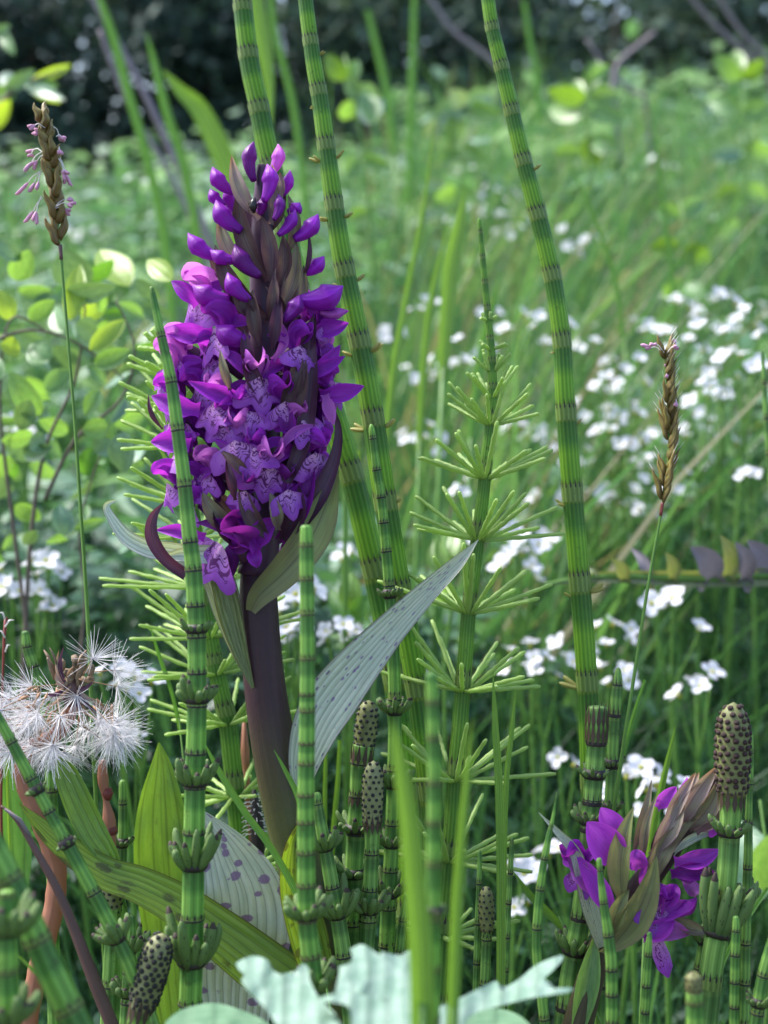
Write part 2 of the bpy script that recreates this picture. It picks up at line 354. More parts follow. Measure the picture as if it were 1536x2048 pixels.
def mat_orchid_stem():
    t = NT('orchid_stem'); u, v = t.uv()
    vec = t.n('CombineXYZ', {0: t.math('MULTIPLY', u, 14), 1: t.math('MULTIPLY', v, 0.8)}).outputs[0]
    nz = t.noise(1.5, vec, 4); fine = t.noise(600, t.obj(), 3)
    gr = t.ramp(v, [(0.0, (0.026, 0.010, 0.020)), (0.5, (0.042, 0.020, 0.022)), (0.72, (0.065, 0.06, 0.024)), (1, (0.10, 0.13, 0.03))])
    col = t.mix(nz, t.mix(1.0, gr, (0.55, 0.5, 0.55), 'MULTIPLY'), t.mix(1.0, gr, (1.5, 1.4, 1.3), 'MULTIPLY'))
    col = t.mix(t.math('MULTIPLY', fine, 0.3), col, (0.055, 0.03, 0.05))
    return t.finish(col, 0.5, spec=0.3, bump=t.math('ADD', nz, t.math('MULTIPLY', fine, 0.3)), bstr=0.5, bdist=0.0006)
M['orchid_stem'] = mat_orchid_stem()
M['core'] = mat_plain('orchid_core', (0.045, 0.012, 0.04), 0.5, var=0.5)
M['ovary'] = mat_plain('orchid_ovary', (0.09, 0.03, 0.075), 0.5, var=0.4)
M['spikelet'] = mat_bract('spikelet', (0.16, 0.09, 0.03), (0.36, 0.33, 0.08), 1.5, 0.25)
M['anther'] = mat_plain('anther', (0.66, 0.34, 0.50), 0.6, 0.2, 1.2, 0.3)
M['filament'] = mat_plain('filament', (0.75, 0.72, 0.70), 0.5, 0.3, 1.1, 0.1)
M['pappus'] = mat_plain('pappus', (0.88, 0.86, 0.88), 0.5, 0.35, 1.1, 0.08)
M['achene'] = mat_plain('achene', (0.30, 0.17, 0.09), 0.7, var=0.4)
M['dry'] = mat_plain('dry_floret', (0.20, 0.14, 0.09), 0.8, var=0.6, scale=500)
M['petal_white'] = mat_plain('petal_white', (0.72, 0.72, 0.78), 0.5, 0.3, 1.1, 0.05)
M['flower_eye'] = mat_plain('flower_eye', (0.42, 0.42, 0.05), 0.6, 0.2)
M['beetle'] = mat_plain('dark_speck', (0.012, 0.01, 0.01), 0.35)
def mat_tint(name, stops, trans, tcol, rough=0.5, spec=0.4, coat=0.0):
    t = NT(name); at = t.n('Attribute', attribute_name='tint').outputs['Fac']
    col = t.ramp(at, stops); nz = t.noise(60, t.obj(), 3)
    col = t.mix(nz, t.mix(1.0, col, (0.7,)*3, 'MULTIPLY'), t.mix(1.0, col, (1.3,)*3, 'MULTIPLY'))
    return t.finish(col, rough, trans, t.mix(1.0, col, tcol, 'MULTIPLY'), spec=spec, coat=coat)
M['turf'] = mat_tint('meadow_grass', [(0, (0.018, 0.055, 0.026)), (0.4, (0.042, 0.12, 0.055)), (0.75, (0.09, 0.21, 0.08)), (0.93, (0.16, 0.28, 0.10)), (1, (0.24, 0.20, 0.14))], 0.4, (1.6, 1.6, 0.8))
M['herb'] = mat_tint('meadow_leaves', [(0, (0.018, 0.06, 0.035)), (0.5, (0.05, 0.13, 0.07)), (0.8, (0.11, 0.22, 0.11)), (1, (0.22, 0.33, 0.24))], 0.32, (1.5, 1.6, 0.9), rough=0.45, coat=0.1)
M['hedge'] = mat_tint('hedge_leaves', [(0, (0.022, 0.042, 0.038)), (0.6, (0.055, 0.095, 0.072)), (1, (0.12, 0.175, 0.12))], 0.15, (1.3, 1.3, 0.8), rough=0.7, spec=0.2)  # haze painted in: leaf colours lightened and blued for distance
def mat_ground():
    t = NT('meadow_soil'); nz = t.noise(8, t.obj(), 6); n2 = t.noise(60, t.obj(), 5)
    col = t.mix(nz, (0.02, 0.025, 0.012), (0.05, 0.06, 0.025)); col = t.mix(t.math('MULTIPLY', n2, 0.5), col, (0.07, 0.06, 0.04))
    return t.finish(col, 0.95, bump=n2, bstr=0.8, bdist=0.01)
M['ground'] = mat_ground()
# ------------------------------------------------------------------ ground
def build_ground():
    ys = [-3, -1, 0, 0.3, 0.6, 0.8, 1.1, 1.5, 2, 2.6, 3.3, 4, 5, 6, 7, 9, 12, 20, 60, 300, 900]
    mb = MB(); xs = [-600, -120, -30, -12, -6, -4, -2.5, -1.5, -0.8, -0.3, 0, 0.3, 0.8, 1.5, 2.5, 4, 6, 12, 30, 120, 600]
    for y in ys:
        for x in xs:
            mb.v.append((x, y, min(gz(max(-6, min(6, x)), min(y, 12)), 3)-0.002)); mb.uv.append((x, y))
    n = len(xs)
    for j in range(len(ys)-1):
        for i in range(n-1): mb.quad(j*n+i, j*n+i+1, (j+1)*n+i+1, (j+1)*n+i)
    o = link('ground', mb.mesh('ground', M['ground'])); o['kind'] = 'structure'
build_ground()
# ------------------------------------------------------------------ mass vegetation (numpy)
def ribbons(name, base, dirv, side, length, width, prof, bend, tint, mat, parent=None, org=(0, 0, 0)):
    """base,dirv,side (N,3); bend (N,3) added quadratically; prof list of width fractions"""
    N = len(base); K = len(prof)-1
    ts = np.linspace(0, 1, K+1)
    base = base-np.array(org)
    c = base[:, None, :]+dirv[:, None, :]*(length[:, None, None]*ts[None, :, None])+bend[:, None, :]*(ts[None, :, None]**2)*length[:, None, None]
    w = side[:, None, :]*(width[:, None, None]*np.array(prof)[None, :, None]*0.5)
    v = np.stack([c-w, c+w], axis=2).reshape(-1, 3)
    idx = (np.arange(N)[:, None]*(2*(K+1))+np.arange(K)[None, :]*2).ravel()
    f = np.stack([idx, idx+1, idx+3, idx+2], axis=1)
    me = bpy.data.meshes.new(name); me.vertices.add(len(v)); me.vertices.foreach_set('co', v.astype(np.float32).ravel())
    me.loops.add(f.size); me.loops.foreach_set('vertex_index', f.astype(np.int32).ravel())
    me.polygons.add(len(f)); me.polygons.foreach_set('loop_start', np.arange(0, f.size, 4, dtype=np.int32))
    me.polygons.foreach_set('loop_total', np.full(len(f), 4, dtype=np.int32))
    me.update(calc_edges=True)
    at = me.attributes.new('tint', 'FLOAT', 'POINT'); at.data.foreach_set('value', np.repeat(tint, 2*(K+1)).astype(np.float32))
    me.polygons.foreach_set('use_smooth', np.ones(len(f), dtype=bool))
    me.materials.append(mat)
    o = link(name, me, parent); return o
R = np.random.RandomState(11)
def unit(a): return a/np.maximum(1e-9, np.linalg.norm(a, axis=1, keepdims=True))
GZ = np.vectorize(gz)
def field_xy(N, y0, y1, p=1.0, pad=0.25):
    y = y0+(y1-y0)*R.rand(N)**p; x = (R.rand(N)*2-1)*(0.30*y+pad); return x, y
def noise2(x, y, s, ph=0.0):
    return 0.5+0.25*np.sin(x*s+ph+1.7*np.sin(y*s*0.7+ph))+0.25*np.sin(y*s*1.3-ph*2+1.3*np.sin(x*s*0.9+2))
def veg_top(x, y):
    """height of the meadow above its ground, by distance"""
    h = np.interp(y, [0.33, 0.42, 0.55, 0.75, 1.0, 1.6, 2.6, 4.0, 5.0], [0.08, 0.12, 0.17, 0.23, 0.26, 0.31, 0.38, 0.46, 0.45])
    right = np.clip((x/np.maximum(y, .3)+0.02)/0.20, 0, 1)*np.clip((y-0.7)/1.2, 0, 1)
    return h*(1+0.42*right)*(0.80+0.45*noise2(x, y, 14, 5)*noise2(x, y, 5, 1))
def grass_field(name, label, N, y0, y1, p, hk, wr, mat, tb=0.0, pad=0.25):
    x, y = field_xy(N, y0, y1, p, pad)
    z = GZ(x, y); h = veg_top(x, y)*(0.45+0.75*R.rand(N))*hk*(0.75+0.5*noise2(x, y, 9))
    a = R.rand(N)*2*PI; lean = 0.08+0.30*R.rand(N)**1.5
    d = unit(np.stack([np.cos(a)*lean, np.sin(a)*lean, np.ones(N)], 1))
    b = np.stack([np.cos(a), np.sin(a), -0.5*np.ones(N)], 1)*(0.08+0.45*R.rand(N)**2)[:, None]
    sa = R.rand(N)*PI; s = np.stack([np.cos(sa), np.sin(sa), np.zeros(N)], 1)
    w = wr[0]+(wr[1]-wr[0])*R.rand(N)**2; w = w*np.interp(y, [0.3, 1, 3, 5], [0.7, 1.0, 1.5, 2.0])
    t = np.clip(R.rand(N)*0.75+0.40*noise2(x, y, 6, 1)+tb+0.16*np.clip((y-1.0)/1.5, 0, 1)-0.30*np.clip((1.05-y)/0.5, 0, 1)*np.where(x < 0.08*y, 1, .6), 0, 1)  # tint painted darker nearby for dense shade, paler far off for haze
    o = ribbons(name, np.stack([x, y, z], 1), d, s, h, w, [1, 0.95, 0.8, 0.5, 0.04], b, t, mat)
    o['kind'] = 'stuff'; o['label'] = label; o['category'] = 'grass'; return o
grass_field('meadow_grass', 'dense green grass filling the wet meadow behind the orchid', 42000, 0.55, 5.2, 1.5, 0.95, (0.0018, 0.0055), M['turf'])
grass_field('low_grass', 'fine green grass low among the horsetail stems, darkened by painted shade', 12000, 0.36, 0.75, 1.0, 1.05, (0.0010, 0.0032), M['turf'], -0.25, 0.12)
def herb_field(name, label, N, y0, y1, p, mat, ls, tb=0.0, hmax=1.0, pad=0.25):
    x, y = field_xy(N, y0, y1, p, pad); z0 = GZ(x, y)
    nn = noise2(x, y, 7, 3)
    z = z0+veg_top(x, y)*(0.15+0.75*R.rand(N)**0.6)*hmax*(0.6+0.7*nn)
    a = R.rand(N)*2*PI; el = R.rand(N)*0.9-0.1
    d = np.stack([np.cos(a)*np.cos(el), np.sin(a)*np.cos(el), np.sin(el)], 1)
    s = unit(np.stack([-np.sin(a), np.cos(a), (R.rand(N)-0.5)*0.9], 1))
    l = ls[0]+(ls[1]-ls[0])*R.rand(N)**1.6; l = l*np.interp(y, [0.3, 1, 3, 5], [0.7, 1.0, 1.7, 2.2])
    b = np.stack([np.zeros(N), np.zeros(N), -(0.1+0.5*R.rand(N))], 1)
    t = np.clip(R.rand(N)*0.7+0.4*noise2(x, y, 5, 2)+tb+0.16*np.clip((y-1.0)/1.5, 0, 1)-0.30*np.clip((1.05-y)/0.5, 0, 1)*np.where(x < 0.08*y, 1, .6), 0, 1)  # leaf tint holds painted shade up close and painted haze in the distance
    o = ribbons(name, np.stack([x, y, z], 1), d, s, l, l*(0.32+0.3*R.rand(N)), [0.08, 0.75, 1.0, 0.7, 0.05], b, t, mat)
    o['kind'] = 'stuff'; o['label'] = label; o['category'] = 'foliage'
def tall_patch(name, label, N, u0, u1, y0, y1, hr, lean, seed, tb):
    r = np.random.RandomState(seed); y = y0+(y1-y0)*r.rand(N); x = (u0+(u1-u0)*r.rand(N))*y; z = GZ(x, y)
    h = hr[0]+(hr[1]-hr[0])*r.rand(N); h = h*np.interp(y, [.5, 1, 2.5], [.75, 1, 1.5])
    d = unit(np.stack([lean+0.10*r.randn(N), 0.10*r.randn(N), np.ones(N)], 1)); b = np.stack([lean*.8+.15*r.randn(N), .12*r.randn(N), -.1*np.ones(N)], 1)
    sa = r.randn(N)*.7; s = np.stack([np.cos(sa), np.sin(sa), np.zeros(N)], 1)
    o = ribbons(name, np.stack([x, y, z], 1), d, s, h, (0.0022+0.0045*r.rand(N)**2)*np.interp(y, [.5, 1, 3], [.8, 1, 1.8]), [1, .95, .8, .5, .04], b, np.clip(r.rand(N)*.6+tb, 0, 1), M['turf'])
    o['kind'] = 'stuff'; o['label'] = label; o['category'] = 'grass'
tall_patch('fallen_grass', 'thin stalks and blades lying at odd angles low behind the right orchid', 900, -.10, .32, .40, .95, (.10, .22), 1.1, 8, -.05)
tall_patch('fallen_grass', 'thin blades leaning left low behind the seed head', 700, -.34, .10, .42, .9, (.10, .20), -.9, 9, -.1)
tall_patch('tall_grass', 'tall soft grass leaning up behind the tall horsetails', 1700, -.06, .11, .62, 2.1, (.24, .46), .22, 5, .45)
tall_patch('tall_grass', 'tall wispy grass standing over the right-hand meadow', 2200, .06, .34, 1.1, 3.8, (.26, .46), -.05, 6, .38)
tall_patch('tall_grass', 'tall thin grass behind the willow bush on the left', 800, -.30, -.06, .9, 3.2, (.22, .36), .05, 7, .38)
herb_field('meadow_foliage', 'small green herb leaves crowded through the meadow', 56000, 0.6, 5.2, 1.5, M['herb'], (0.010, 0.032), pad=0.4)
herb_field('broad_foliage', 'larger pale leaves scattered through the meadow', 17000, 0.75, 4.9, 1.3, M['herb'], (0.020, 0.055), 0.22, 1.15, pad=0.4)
herb_field('low_foliage', 'small leaves tinted dark for shade behind the orchid stem', 11000, 0.36, 0.85, 1.0, M['herb'], (0.008, 0.020), -0.25, 0.8, 0.15)
# ------------------------------------------------------------------ hedge
def shrub(x, y, rx, rz, n, label, seed, tintb=0.0):
    r = np.random.RandomState(seed); z0 = gz(x, y)
    th = thing('hedge_shrub', label, 'shrub', (x, y, z0), 'dark shrubs closing off the meadow')
    mb = MB()
    for k in range(6):
        a = 2*PI*k/6+r.rand(); tip = Vector((x+math.cos(a)*rx*0.6, y+math.sin(a)*rx*0.5, z0+rz*(1.1+0.5*r.rand())))
        b = Vector((x, y, z0)); mid = b.lerp(tip, 0.5)+Vector((0, 0, 0.15))
        tube(mb, [b, mid, tip], [0.02, 0.013, 0.004], 6)
    part('trunk', mb, M['twig'], th)
    # clumps spread through the crown
    nc = 70; ca = r.randn(nc, 3); ca = unit(ca)*(0.35+0.6*r.rand(nc, 1)**0.5)
    ctr = np.stack([ca[:, 0]*rx, ca[:, 1]*rx*0.7, ca[:, 2]*rz+rz*0.95], 1)
    ci = r.randint(0, nc, n); pos = ctr[ci]+r.randn(n, 3)*np.array([0.13, 0.13, 0.11])*rx
    pos[:, 2] = np.maximum(pos[:, 2], 0.02)
    d = unit(r.randn(n, 3)+np.array([0, 0, -0.1])); s = unit(np.cross(d, r.randn(n, 3)))
    l = 0.03+0.04*r.rand(n)
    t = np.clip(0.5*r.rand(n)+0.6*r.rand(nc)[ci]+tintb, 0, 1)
    o = ribbons('crown', pos, d, s, l, l*0.55, [0.1, 0.95, 0.8, 0.05], np.zeros((n, 3)), t, M['hedge'], th)
    o['kind'] = 'stuff'
hl = ['dark leafy shrub behind the small grass head at the far left of the hedge', 'blackish shrub behind the leaning dead stalks', 'dark shrub straight above the orchid spike, deepest in shade',
      'shrub behind the two tall horsetails at the middle of the hedge', 'greyish green shrub behind the right-hand tall horsetail', 'loose grey green shrub behind the nettle-leaved shoot', 'shrub at the far right end of the hedge',
      'tall rear shrub closing the hedge on the left', 'tall rear shrub closing the hedge left of the middle', 'tall rear shrub closing the hedge right of the middle', 'tall rear shrub closing the hedge on the right', 'shrub beyond the left edge of the picture', 'tall rear shrub beyond the left edge', 'shrub beyond the right edge of the picture', 'tall rear shrub beyond the right edge']
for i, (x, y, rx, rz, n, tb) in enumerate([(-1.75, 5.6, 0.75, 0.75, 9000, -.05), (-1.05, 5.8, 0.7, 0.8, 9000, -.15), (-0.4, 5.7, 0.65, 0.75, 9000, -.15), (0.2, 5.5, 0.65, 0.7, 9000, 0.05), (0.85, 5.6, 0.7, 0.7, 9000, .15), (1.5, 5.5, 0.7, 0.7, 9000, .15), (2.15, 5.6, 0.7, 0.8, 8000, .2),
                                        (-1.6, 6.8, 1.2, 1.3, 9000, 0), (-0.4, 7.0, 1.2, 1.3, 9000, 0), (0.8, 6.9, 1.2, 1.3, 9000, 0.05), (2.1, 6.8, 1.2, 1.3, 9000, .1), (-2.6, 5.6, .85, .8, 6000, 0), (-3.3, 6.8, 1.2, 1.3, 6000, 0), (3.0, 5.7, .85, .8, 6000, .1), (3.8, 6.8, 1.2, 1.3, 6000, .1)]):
    shrub(x, y, rx, rz, n, hl[i], 100+i, tb)
# ------------------------------------------------------------------ horsetails
def bud_mesh(name, mat, tipmat, tipn=1, curve=0.35, fat=0.2):
    mb = MB(); pts = []; rad = []
    for i in range(9):
        t = i/8; pts.append((curve*math.sin(t*PI*0.55), 0, t)); rad.append(fat*(0.5+0.62*math.sin(PI*min(1, t*0.8+0.14)))*(1 if t < 0.95 else 0.45))
    tube(mb, pts, rad, 8)
    for i, f in enumerate(mb.f):
        if i//8 >= 8-tipn: mb.m[i] = 1
    return mb.mesh(name, [mat, tipmat])
BUD = [bud_mesh('bud', M['bud'], M['bud_tip'], 1, 0.30, 0.16), bud_mesh('bud', M['bud'], M['bud_tip'], 0, 0.38, 0.18), bud_mesh('bud', M['bud'], M['bud_tip'], 1, 0.22, 0.14), bud_mesh('bud', M['bud'], M['bud_tip'], 0, 0.28, 0.15)]
YBUD = [bud_mesh('side_bud', M['bud_yellow'], M['bud_yellow'], 0, 0.15, 0.17)]
def branch_mesh(seed):
    r = random.Random(seed); r0 = r.uniform(-3, 2); mb = MB(); pts = []; rad = []
    n = 17
    for i in range(n):
        t = i/(n-1)
        pts.append((-0.03*t*r0+0.004*r.uniform(-1, 1), 0.005*r.uniform(-1, 1), t))
        k = 1.22 if i % 4 == 3 else 1.0
        rad.append(0.030*k*(0.72+0.4*math.sin(PI*min(1, 0.15+t*0.7)))*(0.8 if i == n-1 else 1))
    tube(mb, pts, rad, 6)
    return mb.mesh('branch', M['branch'])
BR = [branch_mesh(s) for s in range(5)]
def scale_mesh(mat):
    mb = MB(); n = 6
    for (rr, zz) in ((1.0, -0.3), (0.85, 0.35), (0.35, 0.55)):
        for k in range(n):
            a = 2*PI*k/n; mb.v.append((rr*math.cos(a), rr*math.sin(a), zz)); mb.uv.append((k/n, zz))
    for j in range(2):
        for k in range(n): mb.quad(j*n+k, j*n+(k+1) % n, (j+1)*n+(k+1) % n, (j+1)*n+k)
    mb.f.append(tuple(2*n+k for k in range(n))); mb.m.append(0)
    return mb.mesh('scale', mat)
SCALE = {'brown': scale_mesh(M['scale']), 'dark': scale_mesh(M['scale_dark'])}
def teeth_sheath(c, t, r, h, th, n, parent, mats, flare=1.05, ring=False):
    """sheath: short tube below its teeth; c is at the foot of the teeth, t points up"""
    mb = MB(); x, y = perp(t)
    tube(mb, [c-t*h, c-t*h*0.5, c], [r*1.03, r*flare, r*flare], 2*n, vs=[0.05, 0.1, 0.15], ridge=0.012, cap=False)
    b = len(mb.v)
    for k in range(n):
        a0 = 2*PI*(k+0.08)/n; a1 = 2*PI*(k+0.92)/n; am = (a0+a1)/2
        lo = c-t*th*0.35
        q = []
        for a, hh, rr in ((a0+0.30*(a1-a0), lo, 1.015), (am, lo-t*th*0.3, 1.05), (a1-0.30*(a1-a0), lo, 1.015), (am, c+t*th, 1.005)):
            p = hh+(x*math.cos(a)+y*math.sin(a))*(r*flare*rr); q.append(len(mb.v)); mb.v.append(tuple(p)); mb.uv.append((0, 0))
        mb.quad(q[0], q[1], q[2], q[3], 1)
    if ring:
        bb = c-t*h
        tube(mb, [bb-t*th*0.35, bb, bb+t*th*0.35], [r*1.0, r*1.10, r*1.0], 16, m=1, cap=False)
    return part('sheath', mb, mats, parent)
def cone(parent, base, tip, w, pale='cone', sk='brown', rows=13, per=11):
    ax = tip-base; L = ax.length; t = ax.normalized(); x, y = perp(t); mb = MB(); R0 = w/2
    def prof(s): return R0*(0.86+0.18*math.sin(PI*min(1, s*1.05)))*(math.sqrt(max(0, 1-max(0, (s-0.72)/0.28)**2.2)))
    n = 18; pts = [base+ax*(i/n) for i in range(n+1)]; rad = [max(prof(i/n), 1e-5)*0.95 for i in range(n+1)]
    tube(mb, pts, rad, 20)
    c = part('cone', mb, M[pale], parent)
    for j in range(rows):
        s = 0.05+0.90*j/(rows-1); s0 = s; r = prof(s); cnt = max(3, int(round(per*min(1, r/R0))))
        for k in range(cnt):
            a = 2*PI*(k+(j % 2)*0.5+random.uniform(-.13, .13))/cnt; s = min(.97, max(.03, s0+random.uniform(-.012, .012))); o = x*math.cos(a)+y*math.sin(a)
            nrm = (o+t*(0.0 if s < 0.75 else (s-0.75)*3.5)).normalized(); side = t.cross(nrm).normalized(); up = nrm.cross(side)
            sz = w*0.100*random.uniform(0.75, 1.15)*(0.75 if s < 0.1 else 1)
            inst('scale', SCALE[sk], basis(side*0.95, up*0.9, nrm, base+ax*s+o*r*0.97, sz), c)
    return c
def whorl(th, c, t, r, n, L, W, el, meshes, name, jit=0.2, az=None, elr=0.12):
    x, y = perp(t)
    for k in range(n):
        a = (2*PI*(k+random.uniform(-jit, jit))/n) if az is None else az[k]
        out = x*math.cos(a)+y*math.sin(a); e = el+random.uniform(-elr, elr)*2
        dirv = (out*math.cos(e)+t*math.sin(e)).normalized(); sd_ = t.cross(out).normalized(); fx = sd_.cross(dirv).normalized()
        l = L*random.uniform(0.8, 1.1) if name == 'branch' else L*random.uniform(0.55, 1.12)
        mw = basis(fx*(W), sd_*(W), dirv*l, c+out*r*0.8, 1.0)
        inst(name, random.choice(meshes), mw, th)
def horsetail(label, path, d, wid, nodes, mat='stem_tall', style='teeth', tip='point', buds=(), branches=(), sidebuds=(), group='horsetail stems', nt=14, shk=0.2, tooth=None, lean=0.0, tipw=None, d2=None, toothmat='tooth', name='horsetail'):
    """path px points top to bottom; d depth; wid px widths at path points; nodes py of each sheath top"""
    d2 = d if d2 is None else d2
    n0 = len(path); raw = [(p[0], p[1], d+(d2-d)*i/(n0-1), w) for i, (p, w) in enumerate(zip(path, wid))]
    sm = cr(raw, 12)
    pts = [P(a[0], a[1], a[2]) for a in sm]; rad = [max(a[3], 1.0)*a[2]/F_PX/2 for a in sm]; pys = [a[1] for a in sm]
    # down to the ground
    last = pts[-1]; dr = (pts[-1]-pts[-5]).normalized(); g = gz(last.x, last.y)
    steps = 12; H = last.z-g
    if H > 0:
        sl_ = Vector((dr.x, dr.y, 0))/max(0.5, -dr.z)
        for i in range(1, steps+1):
            t = i/steps; pts.append(last+Vector((0, 0, -H*t))+sl_*H*(t-0.5*t*t)); rad.append(rad[len(sm)-1]*(1-0.1*t)); pys.append(pys[len(sm)-1]+H*t/d*F_PX)
    nodes = sorted(nodes)
    sp = nodes[-1]-nodes[-2] if len(nodes) > 1 else 120
    nn = list(nodes)
    while nn[-1]+sp < pys[-1]: nn.append(nn[-1]+sp)
    sp0 = nodes[1]-nodes[0] if len(nodes) > 1 else 120
    while nn[0]-sp0 > pys[0]: nn.insert(0, nn[0]-sp0)
    def vat(py):
        if py <= nn[0]: return 0.999-min(0.99, (nn[0]-py)/max(sp0, 1)*0.9)
        for i in range(len(nn)-1):
            if py <= nn[i+1]: return 1+i+(py-nn[i])/(nn[i+1]-nn[i])
        return 1+len(nn)-1+(py-nn[-1])/sp
    # sheath swelling
    vs = [vat(p) for p in pys]
    th = thing(name, label, 'horsetail', pts[-1], group)
    mb = MB()
    if tip == 'point':
        rad[0] *= 0.25; rad[1] *= 0.7; rad[2] *= 0.9
    if tip == 'round':
        rad[0] *= 0.55; rad[1] *= 0.9
    tube(mb, pts, rad, 20 if max(wid) > 18 else 12, vs, ridge=0.006)
    part('stem', mb, M[mat], th)
    def at(py):
        for i in range(len(pys)-1):
            if pys[i] <= py <= pys[i+1]:
                t = (py-pys[i])/max(1e-6, pys[i+1]-pys[i]); return pts[i].lerp(pts[i+1], t), (pts[max(0, i-2)]-pts[min(len(pts)-1, i+3)]).normalized(), rad[i]*(1-t)+rad[i+1]*t
        return pts[0], (pts[0]-pts[4]).normalized(), rad[0]
    for i, ny in enumerate(nn):
        if ny < pys[0]+2 or ny > 2300: continue
        c, t, r = at(ny); s = (nn[i+1]-ny) if i+1 < len(nn) else sp
        s = min(s, 190)
        if style == 'teeth':
            teeth_sheath(c, t, r, s*shk*d/F_PX, max(5.5, min(13, s*0.085))*d/F_PX, nt, th, [M['sheath'], M[toothmat]])
        else:
            teeth_sheath(c, t, r, s*0.10*d/F_PX, (tooth or 6)*d/F_PX, nt, th, [M['sheath'], M[toothmat]], 1.05, True)
    for (by, n, L, W, el) in buds:
        c, t, r = at(by); whorl(th, c, t, r, n+4, L*d/F_PX, W*3.5*d/F_PX, el+0.36, BUD, 'bud', 0.12, elr=0.05)
        mbr = MB(); tube(mbr, [c-t*6*d/F_PX, c-t*2*d/F_PX, c+t*4*d/F_PX, c+t*14*d/F_PX], [r*1.0, r*1.22, r*1.35, r*1.15], 16); part('node_ring', mbr, M['tooth'], th)
    for (by, n, L, W, el) in branches:
        c, t, r = at(by); whorl(th, c, t, r, n+(4 if n > 9 else 1), L*1.13*d/F_PX, W*225*d/F_PX, el+.02, BR, 'branch', 0.35, elr=0.2)
    for (by, side, L) in sidebuds:
        c, t, r = at(by); x = RT-t*RT.dot(t); x.normalize(); yv = t.cross(x)
        for k in range(2):
            out = (x*side+yv*random.uniform(-0.5, 0.5)).normalized(); dirv = (out*0.75+t*random.uniform(0.3, 0.9)).normalized(); sdv = t.cross(out).normalized()
            inst('side_bud', YBUD[0], basis(sdv.cross(dirv).normalized()*L*0.8*d/F_PX, sdv*L*0.8*d/F_PX, dirv*L*d/F_PX*random.uniform(.7, 1.1), c+out*r*0.9), th)
    return th, at
G1 = 'tall bare horsetail stems leaving the top of the picture'
horsetail('tall bare horsetail rising behind the orchid, the only one its flower spike overlaps', [(415, -700), (452, -300), (478, -60), (497, 110), (515, 200), (533, 290), (562, 420), (602, 600), (652, 780), (703, 950), (735, 1080), (762, 1200), (790, 1350), (805, 1500), (815, 1700), (820, 2060)], 0.342,
          [6, 26, 36, 40, 41, 42, 44, 46, 48, 48, 49, 50, 50, 50, 50, 50], [-190, -90, 5, 97, 205, 320, 440, 570, 715, 926, 1118, 1330, 1560, 1800], group=G1)
horsetail('tall bare horsetail with small yellow side buds, just right of the orchid spike', [(560, -800), (590, -300), (605, -60), (625, 110), (640, 200), (660, 350), (682, 500), (712, 650), (740, 800), (770, 1000), (797, 1165), (830, 1350), (850, 1500), (870, 1700), (880, 2060)], 0.322,
          [6, 24, 29, 32, 34, 37, 40, 43, 45, 46, 46, 46, 46, 46, 46], [-200, -110, -20, 72, 170, 277, 395, 527, 667, 820, 985, 1162, 1355, 1560, 1790], group=G1,
          sidebuds=[(113, 1, 14), (215, -1, 10), (320, 1, 22), (322, -1, 22), (438, -1, 22), (438, 1, 22), (565, 1, 26), (567, -1, 12), (708, 1, 28), (708, -1, 24), (858, 1, 30), (858, -1, 30), (1010, 1, 14)])
horsetail('tall bare horsetail arching down the right half, alone before the white flowers', [(890, -600), (938, -250), (968, -60), (983, 47), (1001, 124), (1021, 211), (1044, 310), (1072, 416), (1101, 536), (1122, 667), (1131, 810), (1143, 968), (1158, 1145), (1173, 1343), (1180, 1500), (1184, 1700), (1186, 2060)], 0.325,
          [6, 24, 27, 28, 30, 31, 33, 35, 36, 37, 40, 41, 42, 42, 42, 42, 42], [-130, -40, 47, 124, 211, 310, 416, 536, 667, 810, 968, 1145, 1343, 1540, 1740], group=G1,
          sidebuds=[(345, 1, 18), (705, -1, 10), (850, 1, 16), (1010, -1, 20), (1185, 1, 34), (1192, -1, 16), (1375, -1, 36)])
horsetail('thin jointed horsetail with bud whorls on its lower half, between two thick stems', [(742, 848), (752, 930), (763, 1000), (772, 1095), (780, 1190), (786, 1290), (790, 1420), (788, 1560), (783, 1700), (776, 1830), (768, 2060)], 0.312,
          [12, 17, 19, 21, 23, 25, 27, 29, 30, 32, 32], [872, 935, 990, 1040, 1097, 1160, 1280, 1385, 1530, 1640, 1735, 1810], style='ring', mat='stem_front', nt=9,
          buds=[(1192, 7, 24, 7, 0.7), (1425, 8, 36, 10, 0.8), (1572, 8, 45, 10, 0.8), (1690, 7, 36, 9, .8), (1790, 6, 50, 10, .9)])
horsetail('slender horsetail crossing in front of the orchid spike, cupped by bud whorls below', [(303, 573), (318, 650), (341, 756), (354, 850), (368, 960), (380, 1079), (388, 1150), (393, 1267), (394, 1402), (390, 1566), (387, 1738), (383, 1930), (378, 2070)], 0.268,
          [10, 17, 23, 26, 28, 31, 34, 37, 39, 42, 44, 46, 46], [665, 756, 850, 961, 1079, 1134, 1206, 1267, 1340, 1402, 1500, 1566, 1660, 1725, 1830, 1915], style='ring', mat='stem_front', nt=10, tip='round',
          buds=[(1262, 7, 34, 8, 0.85), (1402, 9, 52, 12, 0.95), (1568, 9, 60, 13, 0.95), (1735, 9, 82, 15, 0.98), (1928, 9, 105, 17, 1.02)], toothmat='tooth', tooth=8)
